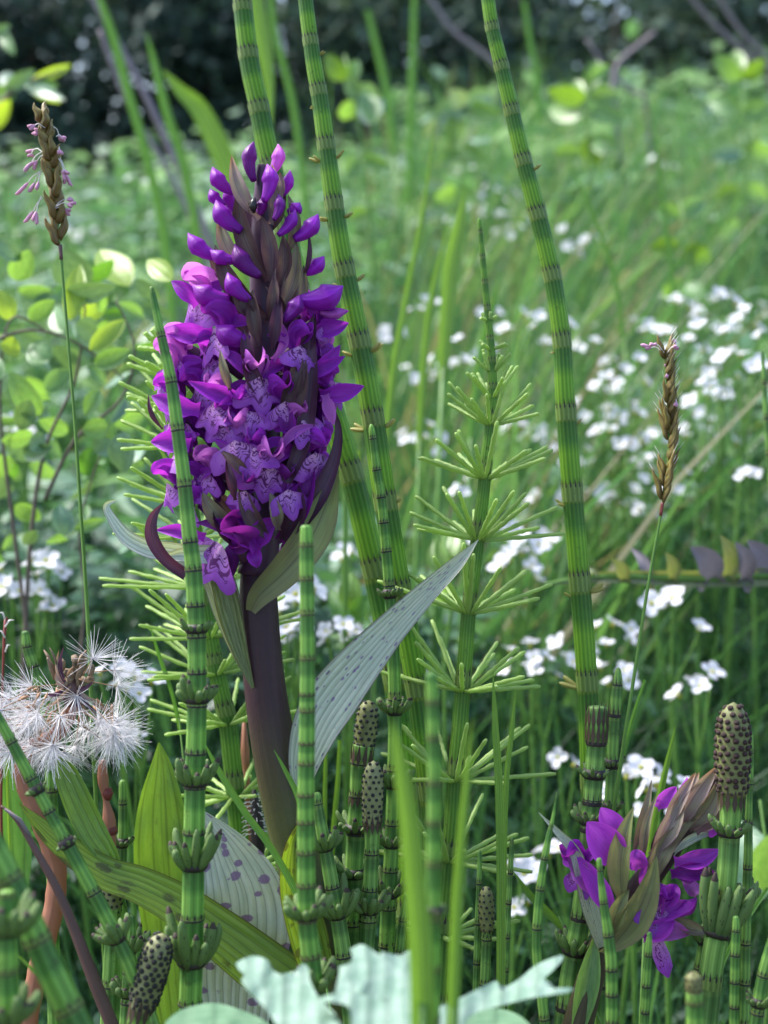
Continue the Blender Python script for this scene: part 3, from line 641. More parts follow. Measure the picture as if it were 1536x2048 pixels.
horsetail('blunt-topped horsetail standing before the orchid stem, a little out of focus', [(612, 1050), (613, 1100), (614, 1200), (615, 1311), (614, 1450), (612, 1586), (612, 1700), (614, 1830), (622, 1920), (634, 2020), (642, 2080)], 0.245,
          [22, 28, 29, 30, 32, 34, 36, 38, 39, 40, 40], [1153, 1220, 1311, 1387, 1416, 1484, 1522, 1586, 1640, 1700, 1765, 1835, 1908, 1975], style='ring', mat='stem_front', tip='round', nt=10, toothmat='tooth_brown',
          buds=[(1835, 8, 60, 14, 0.85), (1975, 8, 70, 15, 0.85)])
GB = 'horsetails with whorls of long thin branches'
horsetail('branched horsetail with star-like whorls right of the spotted leaf tip', [(958, 436), (964, 500), (971, 580), (978, 650), (983, 720), (985, 790), (981, 850), (973, 920), (965, 1000), (955, 1080), (945, 1160), (937, 1230), (930, 1320), (925, 1385), (920, 1450), (912, 1540), (906, 1640), (899, 1725), (891, 1820), (882, 1950), (878, 2070)], 0.318,
          [8, 11, 14, 15, 18, 20, 23, 25, 26, 28, 29, 30, 31, 32, 33, 34, 36, 38, 40, 42, 42], [560, 610, 672, 716, 767, 822, 925, 1046, 1187, 1343, 1520, 1683, 1835], mat='stem_branch', style='teeth', nt=9, shk=0.18, group=GB,
          branches=[(640, 4, 16, .5, .95), (698, 4, 26, .5, .8), (742, 6, 38, .5, .8), (795, 8, 66, .5, 0.72), (850, 11, 98, .55, .62), (957, 13, 118, .60, .62), (1080, 14, 142, .60, .45), (1226, 14, 150, .60, .5), (1382, 14, 150, .60, .45), (1560, 14, 155, .60, .40), (1722, 13, 145, .60, .42), (1870, 12, 120, .60, .4)])
horsetail('branched horsetail half hidden behind the orchid spike, its whorls fanning out left', [(318, 640), (342, 740), (358, 830), (374, 930), (390, 1040), (402, 1140), (412, 1220), (425, 1300), (441, 1380), (455, 1440), (464, 1520), (471, 1590), (480, 1700), (490, 1850), (498, 2070)], 0.338,
          [8, 14, 18, 21, 24, 28, 31, 34, 36, 38, 38, 38, 38, 38, 38], [722, 780, 850, 895, 1000, 1100, 1185, 1308, 1405, 1545, 1700], mat='stem_branch', nt=11, shk=0.2, group=GB,
          branches=[(700, 8, 50, .7, .85), (755, 11, 84, .62, .65), (822, 12, 105, .6, .55), (893, 13, 125, .58, .45), (1010, 14, 145, .55, .5), (1075, 12, 140, .5, .4), (1175, 14, 160, .55, .46), (1275, 14, 160, .55, .42), (1348, 13, 145, .52, .42), (1448, 14, 130, .55, .32), (1592, 14, 120, .55, .22), (1745, 12, 105, .55, .3)])
GC = 'horsetails in the clump along the bottom'
th, at = horsetail('stout horsetail carrying the largest brown-scaled cone, before the second orchid', [(1464, 1580), (1462, 1620), (1459, 1671), (1455, 1740), (1448, 1800), (1436, 1863), (1424, 1930), (1408, 2070)], 0.285,
          [54, 44, 41, 41, 42, 46, 46, 48], [1655, 1780, 1950], mat='stem_cone', nt=12, style='teeth', group=GC, tip='flat', shk=0.15,
          buds=[(1668, 7, 40, 10, .75), (1868, 9, 125, 20, 1.1)])
cone(th, P(1464, 1592, .285), P(1467, 1404, .285), 68*.285/F_PX, 'cone', 'brown', 14, 12)
def calyx(th, c, t, r, h, n=11, mats=None):
    mb = MB(); x, y = perp(t)
    for k in range(n):
        a = 2*PI*k/n; o = x*math.cos(a)+y*math.sin(a); s = t.cross(o)
        w = 2*PI*r/n*0.42
        b = len(mb.v)
        for p in (c+o*r-s*w, c+o*r*1.02+s*0, c+o*r+s*w, c+o*r*1.12+t*h, c+o*r*1.05-t*h*0.55): mb.v.append(tuple(p)); mb.uv.append((0, 0))
        mb.tri(b, b+1, b+3, 0); mb.tri(b+1, b+2, b+3, 0); mb.tri(b, b+4, b+1, 0); mb.tri(b+1, b+4, b+2, 0)
    part('calyx', mb, M['tooth_brown'], th)
c, t, r = at(1604); calyx(th, c, t, r*1.12, 32*.285/F_PX, 12)
th, at = horsetail('horsetail with a closed dark-toothed cap, beside the second orchid', [(1195, 1412), (1194, 1440), (1192, 1490), (1187, 1560), (1180, 1647), (1171, 1740), (1160, 1840), (1150, 1901), (1138, 1980), (1128, 2070)], 0.30,
          [36, 46, 38, 38, 36, 36, 38, 42, 44, 44], [1478, 1545, 1600, 1640, 1830, 1892, 2005], mat='stem_cone', style='ring', nt=11, group=GC, tip='round', tooth=18,
          buds=[(1552, 7, 30, 8, .7), (1646, 8, 42, 10, .8), (1905, 9, 50, 11, .8)])
c, t, r = at(1440); calyx(th, c, t, r*1.0, 36*.3/F_PX, 14); calyx(th, at(1470)[0], t, r*1.0, 34*.3/F_PX, 14)
horsetail('pointed thin horsetail right beside the dark-toothed cap', [(1237, 1335), (1234, 1380), (1228, 1450), (1224, 1530), (1220, 1620), (1212, 1740), (1205, 1900), (1200, 2070)], 0.315, [10, 22, 23, 23, 25, 26, 26, 26], [1365, 1420, 1520, 1612, 1720, 1840], style='ring', mat='stem_cone', nt=8, group=GC, tooth=14, buds=[(1532, 6, 26, 7, .8), (1620, 7, 30, 8, .8)])
for lab, path, d, w, nd, bd in [
    ('thin pale green horsetail shoot left of the second orchid, bent near its top', [(1114, 1585), (1106, 1635), (1096, 1680), (1084, 1750), (1076, 1820), (1073, 1900), (1082, 1980), (1092, 2070)], .27, [3, 7, 13, 16, 18, 19, 20, 21], [1650, 1712, 1772, 1848, 1945, 2030], ()),
    ('thin horsetail shoot in front of the second orchid stem and bracts', [(1198, 1716), (1202, 1760), (1208, 1810), (1218, 1880), (1223, 1940), (1224, 2070)], .262, [10, 13, 17, 22, 24, 24], [1800, 1865, 1935, 1985, 2040], ()),
    ('short yellow-green horsetail shoot below the right orchid hanging petal', [(1299, 1864), (1297, 1900), (1293, 1960), (1288, 2070)], .27, [9, 15, 17, 18], [1905, 1968, 2020], ()),
    ('short yellow-green horsetail shoot under the largest cone', [(1472, 1832), (1472, 1870), (1470, 1930), (1468, 2070)], .272, [11, 18, 19, 20], [1858, 1905, 1960, 2010], ()),
    ('leaning horsetail stem cut by the right edge of the picture near the corner', [(1552, 1860), (1540, 1900), (1525, 1960), (1508, 2070)], .27, [20, 22, 25, 27], [1870, 1945, 2020], ((2010, 7, 30, 8, .8),)),
    ('very thin straight horsetail shoot beside the small black cone', [(1024, 1672), (1021, 1740), (1016, 1830), (1010, 1950), (1006, 2070)], .29, [8, 11, 12, 13, 14], [1740, 1800, 1868, 1935, 2000], ()),
    ('horsetail stem behind the orchid base with two cupped bud whorls', [(632, 1585), (640, 1640), (650, 1692), (662, 1760), (675, 1830), (690, 1930), (705, 2070)], .292, [18, 24, 27, 30, 32, 34, 34], [1685, 1770, 1822, 1905, 1985], ((1697, 8, 52, 12, .85), (1832, 9, 72, 14, .9))),
    ('leaning horsetail passing in front of the fluffy seed head', [(-30, 1395), (0, 1443), (60, 1553), (130, 1680), (190, 1790), (232, 1872), (268, 1950), (310, 2070)], .262, [20, 21, 24, 27, 30, 31, 33, 33], [1480, 1553, 1620, 1675, 1780, 1860, 1960], ((1583, 4, 18, 6, .6), (1690, 4, 16, 6, .6), (1880, 8, 50, 12, .9))),
    ('thick leaning horsetail in the bottom-left corner, blurred', [(-70, 1600), (-10, 1700), (40, 1800), (72, 1875), (110, 1960), (165, 2070)], .215, [50, 52, 54, 56, 58, 60], [1640, 1750, 1872, 2008], ()),
    ('blurred horsetail at the left edge with a fat bud whorl above the corner', [(14, 1780), (14, 1830), (14, 1900), (16, 1970), (20, 2070)], .205, [30, 38, 42, 44, 46], [1860, 1935, 2030], ((1868, 8, 90, 20, 1.0), (2045, 8, 80, 18, .95))),
    ('stub of green horsetail standing above the seed head at left', [(50, 1262), (56, 1300), (72, 1345), (88, 1400), (100, 1480), (105, 1700), (108, 2070)], .335, [14, 20, 22, 23, 24, 24, 24], [1290, 1330, 1372, 1440], ()),
    ('upright horsetail stem between the small cone and the wide green leaf', [(245, 1560), (246, 1640), (244, 1720), (240, 1840), (236, 2070)], .318, [14, 18, 20, 22, 24], [1600, 1680, 1760, 1850, 1960], ((1690, 6, 26, 7, .8),)),
    ('horsetail stem with feathery bud clusters under the leaning stem at lower left', [(262, 1830), (262, 1880), (258, 1940), (250, 2070)], .29, [16, 22, 24, 26], [1880, 1940, 2000], ((1900, 9, 46, 11, .95), (1990, 8, 46, 11, .9))),
    ('blurred light green horsetail between two foreground grass blades', [(862, 1345), (866, 1420), (869, 1550), (868, 1700), (866, 1850), (862, 2070)], .195, [22, 26, 28, 30, 32, 34], [1400, 1470, 1560, 1640, 1720, 1830, 1930], ((1825, 5, 24, 8, .6),)),
    ('short horsetail shoot with upright buds behind the thin jointed stem', [(812, 1790), (806, 1840), (800, 1900), (796, 2070)], .305, [8, 18, 20, 22], [1835, 1900, 1960], ()),
    ('slim horsetail tip at the right edge beside the white flowers', [(1524, 700), (1528, 760), (1534, 860), (1544, 1000), (1556, 1300), (1560, 2070)], .40, [6, 9, 11, 12, 14, 18], [760, 830, 900, 990, 1100], ()),
    ('thin shoot with pointed joints rising right of the largest cone', [(1503, 1462), (1502, 1520), (1498, 1600), (1496, 1720), (1492, 1850), (1488, 2070)], .305, [6, 11, 14, 18, 20, 22], [1500, 1560, 1640, 1730, 1800, 1880], ((1800, 6, 40, 9, 1.0),)),
    ('thin shoot between the branched horsetail and the bent pale shoot', [(960, 1700), (958, 1780), (955, 1880), (950, 2070)], .30, [8, 12, 14, 16], [1760, 1840, 1920, 1990], ()),
    ('striped horsetail stem half hidden below the largest cone', [(1415, 1850), (1408, 1900), (1400, 1960), (1392, 2070)], .305, [26, 27, 28, 28], [1870, 1930, 2010], ((1885, 7, 34, 9, .85),)),
]:
    horsetail(lab, path, d, w, nd, mat='stem_front' if d < .28 else 'stem_cone', style='ring', nt=9, tip='round' if w[0] > 8 else 'point', buds=bd, group=GC, toothmat='tooth' if d > .25 else 'tooth_brown', tooth=7)
th, at = horsetail('horsetail topped by a pale green cone with black dots, at the middle', [(745, 1640), (744, 1690), (741, 1760), (737, 1820), (733, 1900), (728, 2070)], .298, [34, 29, 30, 36, 30, 30], [1700, 1775, 1830, 1940], mat='stem_cone', style='ring', nt=10, tip='flat', group=GC, buds=[(1822, 9, 46, 12, .85)])
cone(th, P(744, 1650, .298), P(747, 1521, .298), 43*.298/F_PX, 'cone_pale', 'dark', 11, 9); c, t, r = at(1652); calyx(th, c, t, r*1.1, 26*.298/F_PX, 10)
th, at = horsetail('horsetail with a dark half-hidden cone under the spotted leaf', [(727, 1490), (722, 1530), (716, 1600), (711, 1680), (706, 1780), (700, 1900), (694, 2070)], .305, [44, 42, 36, 38, 36, 36, 36], [1520, 1585, 1660, 1745, 1840], mat='stem_cone', style='ring', nt=10, tip='flat', group=GC, buds=[(1662, 6, 40, 11, .7), (1750, 7, 44, 11, .7)])
cone(th, P(727, 1505, .305), P(738, 1400, .305), 44*.305/F_PX, 'cone', 'dark', 9, 9); c, t, r = at(1515); calyx(th, c, t, r*1.05, 30*.305/F_PX, 11); calyx(th, at(1600)[0], t, r*0.85, 26*.305/F_PX, 10)
th, at = horsetail('leaning horsetail with a black-studded cone beside the spotted leaf at bottom left', [(286, 2005), (278, 2040), (262, 2090), (240, 2160)], .262, [52, 44, 42, 42], [2050, 2130], mat='stem_cone', style='ring', nt=10, tip='flat', group=GC)
cone(th, P(282, 2020, .262), P(326, 1866, .262), 62*.262/F_PX, 'cone_pale', 'dark', 14, 11); c, t, r = at(2025); calyx(th, c, t, r*1.1, 45*.262/F_PX, 12)
th, at = horsetail('striped horsetail with a small dark cone under the long yellow-green leaf', [(226, 1815), (226, 1850), (222, 1930), (216, 2070)], .30, [36, 30, 32, 34], [1840, 1960], mat='stem_cone', style='ring', nt=10, tip='flat', group=GC)
cone(th, P(226, 1825, .30), P(222, 1755, .30), 40*.30/F_PX, 'cone_pale', 'dark', 6, 9)
th, at = horsetail('thin horsetail carrying the small black cone right of the branched one', [(974, 1850), (973, 1880), (970, 1950), (966, 2070)], .298, [22, 20, 21, 22], [1870, 1960], mat='stem_cone', style='ring', nt=9, tip='flat', group=GC)
cone(th, P(974, 1862, .298), P(972, 1772, .298), 32*.298/F_PX, 'cone', 'dark', 8, 8); c, t, r = at(1856); calyx(th, c, t, r*1.2, 20*.298/F_PX, 9)
th, at = horsetail('blurred horsetail with a brown tip at the bottom edge under the second orchid', [(1389, 1985), (1390, 2020), (1392, 2100)], .225, [34, 36, 38], [2000, 2060], mat='stem_front', style='ring', nt=10, tip='flat', group=GC, toothmat='tooth_brown')
cone(th, P(1389, 1992, .225), P(1386, 1944, .225), 34*.225/F_PX, 'cone', 'brown', 5, 8)
# ------------------------------------------------------------------ orchids
def lip_mesh(seed):
    r = random.Random(seed); mb = MB(); na, nr = 22, 9; ph = r.uniform(0, 6)
    for i in range(nr+1):
        q = i/nr
        for k in range(na+1):
            s = k/na*2-1; a = s*1.38
            R_ = 0.66*(1+0.26*math.exp(-(s/0.15)**2)-0.14*math.exp(-((abs(s)-0.30)/0.09)**2)+0.13*math.exp(-((abs(s)-0.58)/0.20)**2)-0.30*max(0, abs(s)-0.78)/0.22)
            R_ *= 1+0.035*math.sin(11*s+ph)+0.02*math.sin(23*s+ph*2)
            rr = q*R_*(1+0.0*r.random())
            x = math.sin(a)*rr*1.05; y = -math.cos(a)*rr-0.10*q*abs(s)+0.04; z = 0.16+0.14*q-0.62*x*x-0.18*q*q*max(0, 1-abs(s)*2)+0.05*q*q*math.sin(7*s+ph)+0.09*math.exp(-(x/0.1)**2)*(1-q)
            mb.v.append((x, y, z)); mb.uv.append((0.5+0.5*x/0.85, q))
    w = na+1
    for i in range(nr):
        for k in range(na):
            a = i*w+k; mb.quad(a, a+w, a+w+1, a+1)
    return mb.mesh('lip', M['lip'])
LIPS = [lip_mesh(s) for s in range(5)]
def petal_local(p0, p1, p2, w, cup, mat, name, prof=(0.25, 0.75, 1.0, 0.95, 0.7, 0.1), normal=(0, 0, 1)):
    mb = MB(); pts = cr([p0, p1, p2], 5); n = len(pts)
    ws = [w*ip(i/(n-1), [0, .2, .45, .65, .85, 1], prof) for i in range(n)]
    blade(mb, pts, ws, nu=6, cup=cup, normal=normal)
    return mb.mesh(name, mat)
SEPL = [petal_local((-0.05, 0.05, 0), (-0.34, 0.30+a, -0.02), (-0.62, 0.48+b, -0.24), 0.30, 0.5, M['petal'], 'sepal') for a, b in ((0, 0), (0.06, 0.15), (-0.05, -0.15))]
SEPR = [petal_local((0.05, 0.05, 0), (0.34, 0.30+a, -0.02), (0.62, 0.48+b, -0.24), 0.30, 0.5, M['petal'], 'sepal') for a, b in ((0, 0), (0.06, 0.15), (-0.05, -0.15))]
def hood_mesh(mat):
    mb = MB()
    mid = cr([(0, 0.0, -0.06), (0, 0.22, 0.02), (0, 0.40, 0.18), (0, 0.40, 0.40), (0, 0.27, 0.56)], 4); n = len(mid)
    ws = [ip(i/(n-1), [0, .2, .5, .75, .92, 1], [.14, .30, .42, .36, .18, .03]) for i in range(n)]
    base = len(mb.v)
    for i, (p, w) in enumerate(zip(mid, ws)):
        t = Vector(mid[min(n-1, i+1)])-Vector(mid[max(0, i-1)]); t.normalize(); nn = Vector((1, 0, 0)).cross(t)
        for k in range(11):
            a = (k/10*2-1)*2.15; r = w*0.5
            q = Vector(p)+Vector((math.sin(a)*r*1.05, 0, 0))-nn*(-(math.cos(a)*r*1.15-r*.4)-0.16*r*math.exp(-(a/.25)**2))
            mb.v.append(tuple(q)); mb.uv.append((k/10, i/(n-1)))
    for i in range(n-1):
        for k in range(10):
            a = base+i*11+k; mb.quad(a, a+1, a+12, a+11)
    for sx in (-1, 1):
        pts = cr([(sx*.03, 0.0, 0), (sx*.17, .20, .10), (sx*.22, .36, .28), (sx*.12, .40, .50)], 4)
        blade(mb, pts, [.2*max(.1, math.sin(PI*(.12+.85*i/(len(pts)-1)))) for i in range(len(pts))], nu=4, cup=.4, normal=(sx*.8, .3, .6))
    return mb.mesh('hood', mat)
HOOD = [hood_mesh(M['petal']), hood_mesh(M['petal_pale']), hood_mesh(M['petal_deep'])]
def spur_mesh():
    mb = MB(); tube(mb, cr([(0, 0, 0.02), (0, -0.14, -0.2), (0, -0.40, -0.42), (0, -0.62, -0.5)], 3), [0.09, 0.12, 0.13, 0.13, 0.13, 0.12, 0.11, 0.10, 0.07, 0.02], 8); return mb.mesh('spur', M['petal_deep'])
SPUR = spur_mesh()
def ovary_mesh():
    mb = MB(); tube(mb, cr([(0, 0.05, -0.02), (0, -0.05, -0.35), (0, -0.30, -0.8)], 4), [0.07, 0.10, 0.12, 0.13, 0.13, 0.12, 0.11, 0.10, 0.09], 8, ridge=0.06); return mb.mesh('ovary', M['ovary'])
OVARY = ovary_mesh()
def floret(parent, loc, nrm, up, s, hood=0, roll=0.0, lip=True, sep=(1, 1)):
    z = nrm.normalized(); y = (up-z*up.dot(z)).normalized(); x = y.cross(z)
    if roll: x, y = x*math.cos(roll)+y*math.sin(roll), y*math.cos(roll)-x*math.sin(roll)
    mw = basis(x, y, z, loc, s); org = ORG[parent.name]
    f = link('floret', OVARY, parent); f.matrix_local = Matrix.Translation(-org)@mw
    def sub(n, me, k=1.0, dx=None):
        o = link(n, me, f); o.matrix_local = (Matrix.Rotation(random.uniform(-.12, .12), 4, 'Z')@Matrix.Rotation(random.uniform(-.15, .15), 4, 'X'))*1.0
    if lip: sub('lip', random.choice(LIPS))
    o = link('hood', HOOD[hood], f); o.matrix_local = Matrix.Rotation(random.uniform(-.2, .2), 4, 'Z')@Matrix.Rotation(random.uniform(-.2, .15), 4, 'X')@Matrix.Scale(random.uniform(.95, 1.2), 4); sub('spur', SPUR)
    if sep[0]: sub('sepal', random.choice(SEPL))
    if sep[1]: sub('sepal', random.choice(SEPR))
    return f
def bud_on(parent, b, t, w, mat='petal', name='flower_bud', d0=.3, bend=0.12):
    """closed flower bud, a pointed swollen body from px base b to px tip t; each (px,py,z px toward camera)"""
    B = P(b[0], b[1], d0-b[2]*d0/F_PX); T = P(t[0], t[1], d0-t[2]*d0/F_PX); ax = T-B; L = ax.length
    nrm = (CAM-B).normalized(); sd_ = ax.cross(nrm).normalized(); mb = MB(); n = 14; W = w*d0/F_PX/2
    pts = [B+ax*(i/n)+(sd_*math.sin(PI*i/n)*L*bend*(1 if b[0] < t[0] else -1)) for i in range(n+1)]
    rad = [W*(0.35+0.65*math.sin(PI*min(1, (i/n)**0.9*0.62+0.02)/0.62*0.5)) if i/n < 0.55 else W*math.cos((i/n-0.55)/0.45*PI/2)**0.95 for i in range(n+1)]
    rad[-1] = W*0.05
    tube(mb, pts, rad, 14, vs=[i/n for i in range(n+1)], ridge=0.035, flat=0.8)
    return part(name, mb, M[mat], parent)
def blade_px(parent, name, path, widths, mat, d0=.3, tilt=0.0, cup=0.35, nu=8, wave=0.0, label=None, n=7, wf=5, twist=0.0):
    raw = [(p[0], p[1], (p[2] if len(p) > 2 else 0), w) for p, w in zip(path, widths)]
    sm = cr(raw, n); mb = MB()
    blade(mb, [P(a[0], a[1], d0-a[2]*d0/F_PX) for a in sm], [max(0.3, a[3])*d0/F_PX for a in sm], tilt, nu, cup, wave, wf=wf, twist=twist)
    return part(name, mb, M[mat], parent, label)
LP = [0, .45, .85, 1.0, .9, .62, .3, .04]; LX = [0, .12, .28, .42, .58, .75, .9, 1]
def lance(parent, name, b, t, w, mat, d0=.3, bend=0.0, tilt=0.0, cup=0.5, zmid=10, base=0.45):
    """pointed bract/petal from base px to tip px"""
    n = 12; mb = MB(); pts = []; ws = []
    ux, uy = t[0]-b[0], t[1]-b[1]; L = math.hypot(ux, uy); nx, ny = -uy/L, ux/L
    for i in range(n+1):
        s = i/n; k = math.sin(PI*s)
        x = b[0]+ux*s+nx*bend*L*k; y = b[1]+uy*s+ny*bend*L*k; z = b[2]+(t[2]-b[2])*s+zmid*k
        pts.append(P(x, y, d0-z*d0/F_PX)); ws.append(max(0.35, w*max(ip(s, LX, LP), base*(1-s*3) if s < .33 else 0))*d0/F_PX)
    blade(mb, pts, ws, tilt, 8, cup)
    return part(name, mb, M[mat], parent)
def c1(x, y): return (250+x*.3255, 260+y*.3255)
def c2(x, y): return (250+x*.3255, 700+y*.3255)
def c6(x, y): return (1000+x*.349, 1350+y*.349)
D0 = 0.300
ax_px = [(523, 330), (524, 450), (526, 600), (527, 760), (526, 920), (524, 1050), (515, 1150)]
def axis_x(py): return ip(py, [a[1] for a in ax_px], [a[0] for a in ax_px])
stem_path = [(515, 1130), (517, 1200), (522, 1290), (532, 1390), (548, 1490), (568, 1590), (592, 1690), (622, 1800), (650, 1900), (690, 2060)]
stem_w = [66, 76, 80, 84, 90, 94, 96, 96, 92, 88]
sm = cr([(a[0], a[1], w) for a, w in zip(stem_path, stem_w)], 8)
spts = [P(a[0], a[1], D0) for a in sm]; srad = [a[2]*D0/F_PX/2 for a in sm]
lastp = spts[-1]; spts += [Vector((lastp.x+0.008*k/4, lastp.y, lastp.z*(1-k/4))) for k in range(1, 5)]; srad += [srad[-1]]*4
orchid = thing('marsh_orchid', 'large purple marsh orchid in full bloom on a thick dark stem', 'orchid', (spts[-1].x, spts[-1].y, 0), 'marsh orchids')
mb = MB(); tube(mb, spts, srad, 28, vs=[min(1, i/50) for i in range(len(spts))], ridge=0.008); part('stem', mb, M['orchid_stem'], orchid)
mb = MB(); pts = [P(x, y, D0) for x, y in ax_px]; tube(mb, [Vector(p) for p in cr([tuple(p) for p in pts], 5)], [ip(i/30, [0, .2, .6, 1], [9, 24, 34, 40])*D0/F_PX for i in range(31)], 14); part('axis', mb, M['core'], orchid)
# florets placed round the axis: (px, py, size px, yaw extra, roll, hood material)
def spike_r(py): return ip(py, [380, 560, 700, 850, 1000, 1130], [30, 74, 108, 118, 110, 86])
def put_floret(px, py, s, hood=0, roll=0.0, pitch=0.10, back=False, yaw=None, rr=1.0, sep=(1, 1)):
    ax = axis_x(py); Rr = spike_r(py)*rr; dx = max(-0.97, min(0.97, (px-ax)/Rr)); ang = math.asin(dx) if yaw is None else yaw
    if back: ang = PI-ang
    zz = math.cos(ang)*Rr*0.85
    loc = P(px, py, D0-zz*D0/F_PX)
    yj = random.uniform(-.3, .3); nrm = RT*math.sin(ang*0.85+yj)-FWD*math.cos(ang*0.85+yj)+UP*(pitch+random.uniform(-.22, .2)); roll += random.uniform(-.2, .2); s *= random.uniform(.88, 1.08)
    floret(orchid, loc, nrm, UP, s*D0/F_PX, hood, roll, sep=sep)
for f in [(408, 600, 88, 1, -.1), (447, 668, 98, 0, -.05), (372, 700, 80, 1, -.35), (517, 760, 84, 1, .05), (410, 780, 92, 0, .15), (476, 888, 90, 1, .05), (534, 930, 98, 1, .1), (368, 905, 84, 0, -.2), (352, 968, 86, 0, .2), (404, 960, 76, 0, -.3),
          (452, 842, 72, 0, .1), (590, 700, 74, 0, .2), (655, 770, 78, 0, .5), (598, 850, 76, 1, .4), (615, 905, 80, 0, .3), (345, 800, 74, 0, -.3), (350, 742, 80, 1, -.2), (356, 850, 80, 0, -.1), (430, 720, 78, 0, .1), (440, 815, 80, 1, 0), (425, 945, 78, 1, 0), (640, 645, 66, 0, .5), (568, 985, 76, 2, .3), (495, 985, 60, 2, 0), (388, 850, 70, 0, .0), (400, 1010, 70, 0, -.2), (498, 826, 76, 0, .1), (562, 806, 76, 0, .1), (515, 905, 70, 0, 0)]:
    put_floret(f[0], f[1], f[2], f[3], f[4])
put_floret(462, 1098, 112, 2, -.75, 0.1, yaw=-0.45, rr=0.9, sep=(0, 0))
for i in range(26):      # the far side of the spike
    py = 640+i*17; a = i*2.4
    an = PI*0.62+(a % (PI*0.76)); R_ = spike_r(py)
    px = axis_x(py)+math.sin(an)*R_*0.95
    loc = P(px, py, D0-math.cos(an)*R_*0.9*D0/F_PX); nrm = RT*math.sin(an)-FWD*math.cos(an)+UP*-0.1
    floret(orchid, loc, nrm, UP, 78*D0/F_PX, i % 3, random.uniform(-.2, .2))
for b, t, w in [((395, 610, 50), (343, 562, 40), 34), ((425, 668, 60), (330, 656, 40), 42), ((640, 640, 30), (697, 622, 20), 24), ((625, 660, 30), (697, 646, 20), 36), ((640, 790, 40), (728, 772, 25), 38), ((620, 760, 50), (680, 690, 40), 34),
                ((400, 820, 80), (303, 792, 50), 46), ((380, 890, 70), (302, 884, 50), 44), ((410, 1075, 60), (312, 1060, 40), 30), ((630, 930, 20), (676, 955, 30), 26), ((610, 870, 60), (650, 890, 70), 22),
                ((600, 750, 60), (690, 712, 50), 30), ((500, 800, 95), (376, 762, 90), 36)]:
    lance(orchid, 'sepal', b, t, w, 'petal', bend=0.05*random.choice((-1, 1)), cup=0.6, zmid=12, base=0.7)
for b, t, w, bd, mt in [((507, 1085, 70), (450, 1004, 60), 36, .18, 'petal'), ((508, 1100, 74), (556, 1036, 80), 46, -.12, 'petal'), ((490, 1088, 60), (392, 1046, 55), 30, .14, 'petal_deep'), ((512, 1100, 85), (440, 1066, 110), 34, .16, 'petal'), ((505, 1100, 70), (515, 1135, 80), 30, 0, 'petal'),
                     ((560, 900, 100), (635, 850, 90), 20, -.15, 'petal_pale'), ((575, 880, 90), (556, 800, 96), 34, .1, 'petal_deep'), ((545, 720, 90), (560, 640, 70), 18, .2, 'petal_pale'), ((650, 790, 60), (668, 850, 60), 26, 0, 'petal_pale')]:
    lance(orchid, 'petal', b, t, w, mt, bend=bd, cup=0.5, zmid=10, base=0.7)
for b, t, w, mt in [((468, 385, 10), (425, 334, 5), 38, 'petal'), ((508, 362, 5), (508, 283, 0), 36, 'petal_deep'), ((528, 402, 40), (534, 328, 35), 38, 'petal'), ((556, 470, 40), (590, 418, 35), 30, 'petal'), ((500, 600, 85), (455, 545, 80), 40, 'petal'), ((566, 640, 80), (598, 590, 75), 40, 'petal_deep'), ((478, 520, 50), (420, 500, 45), 34, 'petal'), ((548, 440, 55), (556, 388, 50), 26, 'petal_deep'), ((540, 350, -10), (556, 288, -15), 32, 'petal_pale'), ((450, 410, 0), (420, 378, 0), 30, 'petal'), ((483, 462, 30), (432, 400, 25), 46, 'petal'),
                 ((575, 425, 5), (600, 405, 5), 34, 'petal'), ((588, 478, 20), (636, 428, 15), 42, 'petal'), ((440, 515, 25), (376, 466, 20), 42, 'petal'), ((520, 552, 55), (470, 488, 50), 44, 'petal_deep'), ((604, 546, 10), (648, 512, 5), 38, 'petal'), ((600, 600, 50), (686, 572, 45), 62, 'petal'),
                 ((460, 598, 70), (385, 570, 70), 50, 'petal'), ((500, 680, 80), (432, 650, 84), 52, 'petal'), ((640, 625, 30), (694, 620, 20), 24, 'petal_pale'), ((516, 430, 25), (524, 395, 25), 30, 'petal_deep'), ((550, 400, -20), (580, 340, -25), 30, 'petal'), ((480, 430, -25), (455, 370, -30), 30, 'petal')]:
    bud_on(orchid, (b[0], b[1], b[2]+14), (t[0], t[1], t[2]+14), w*1.08, mt)
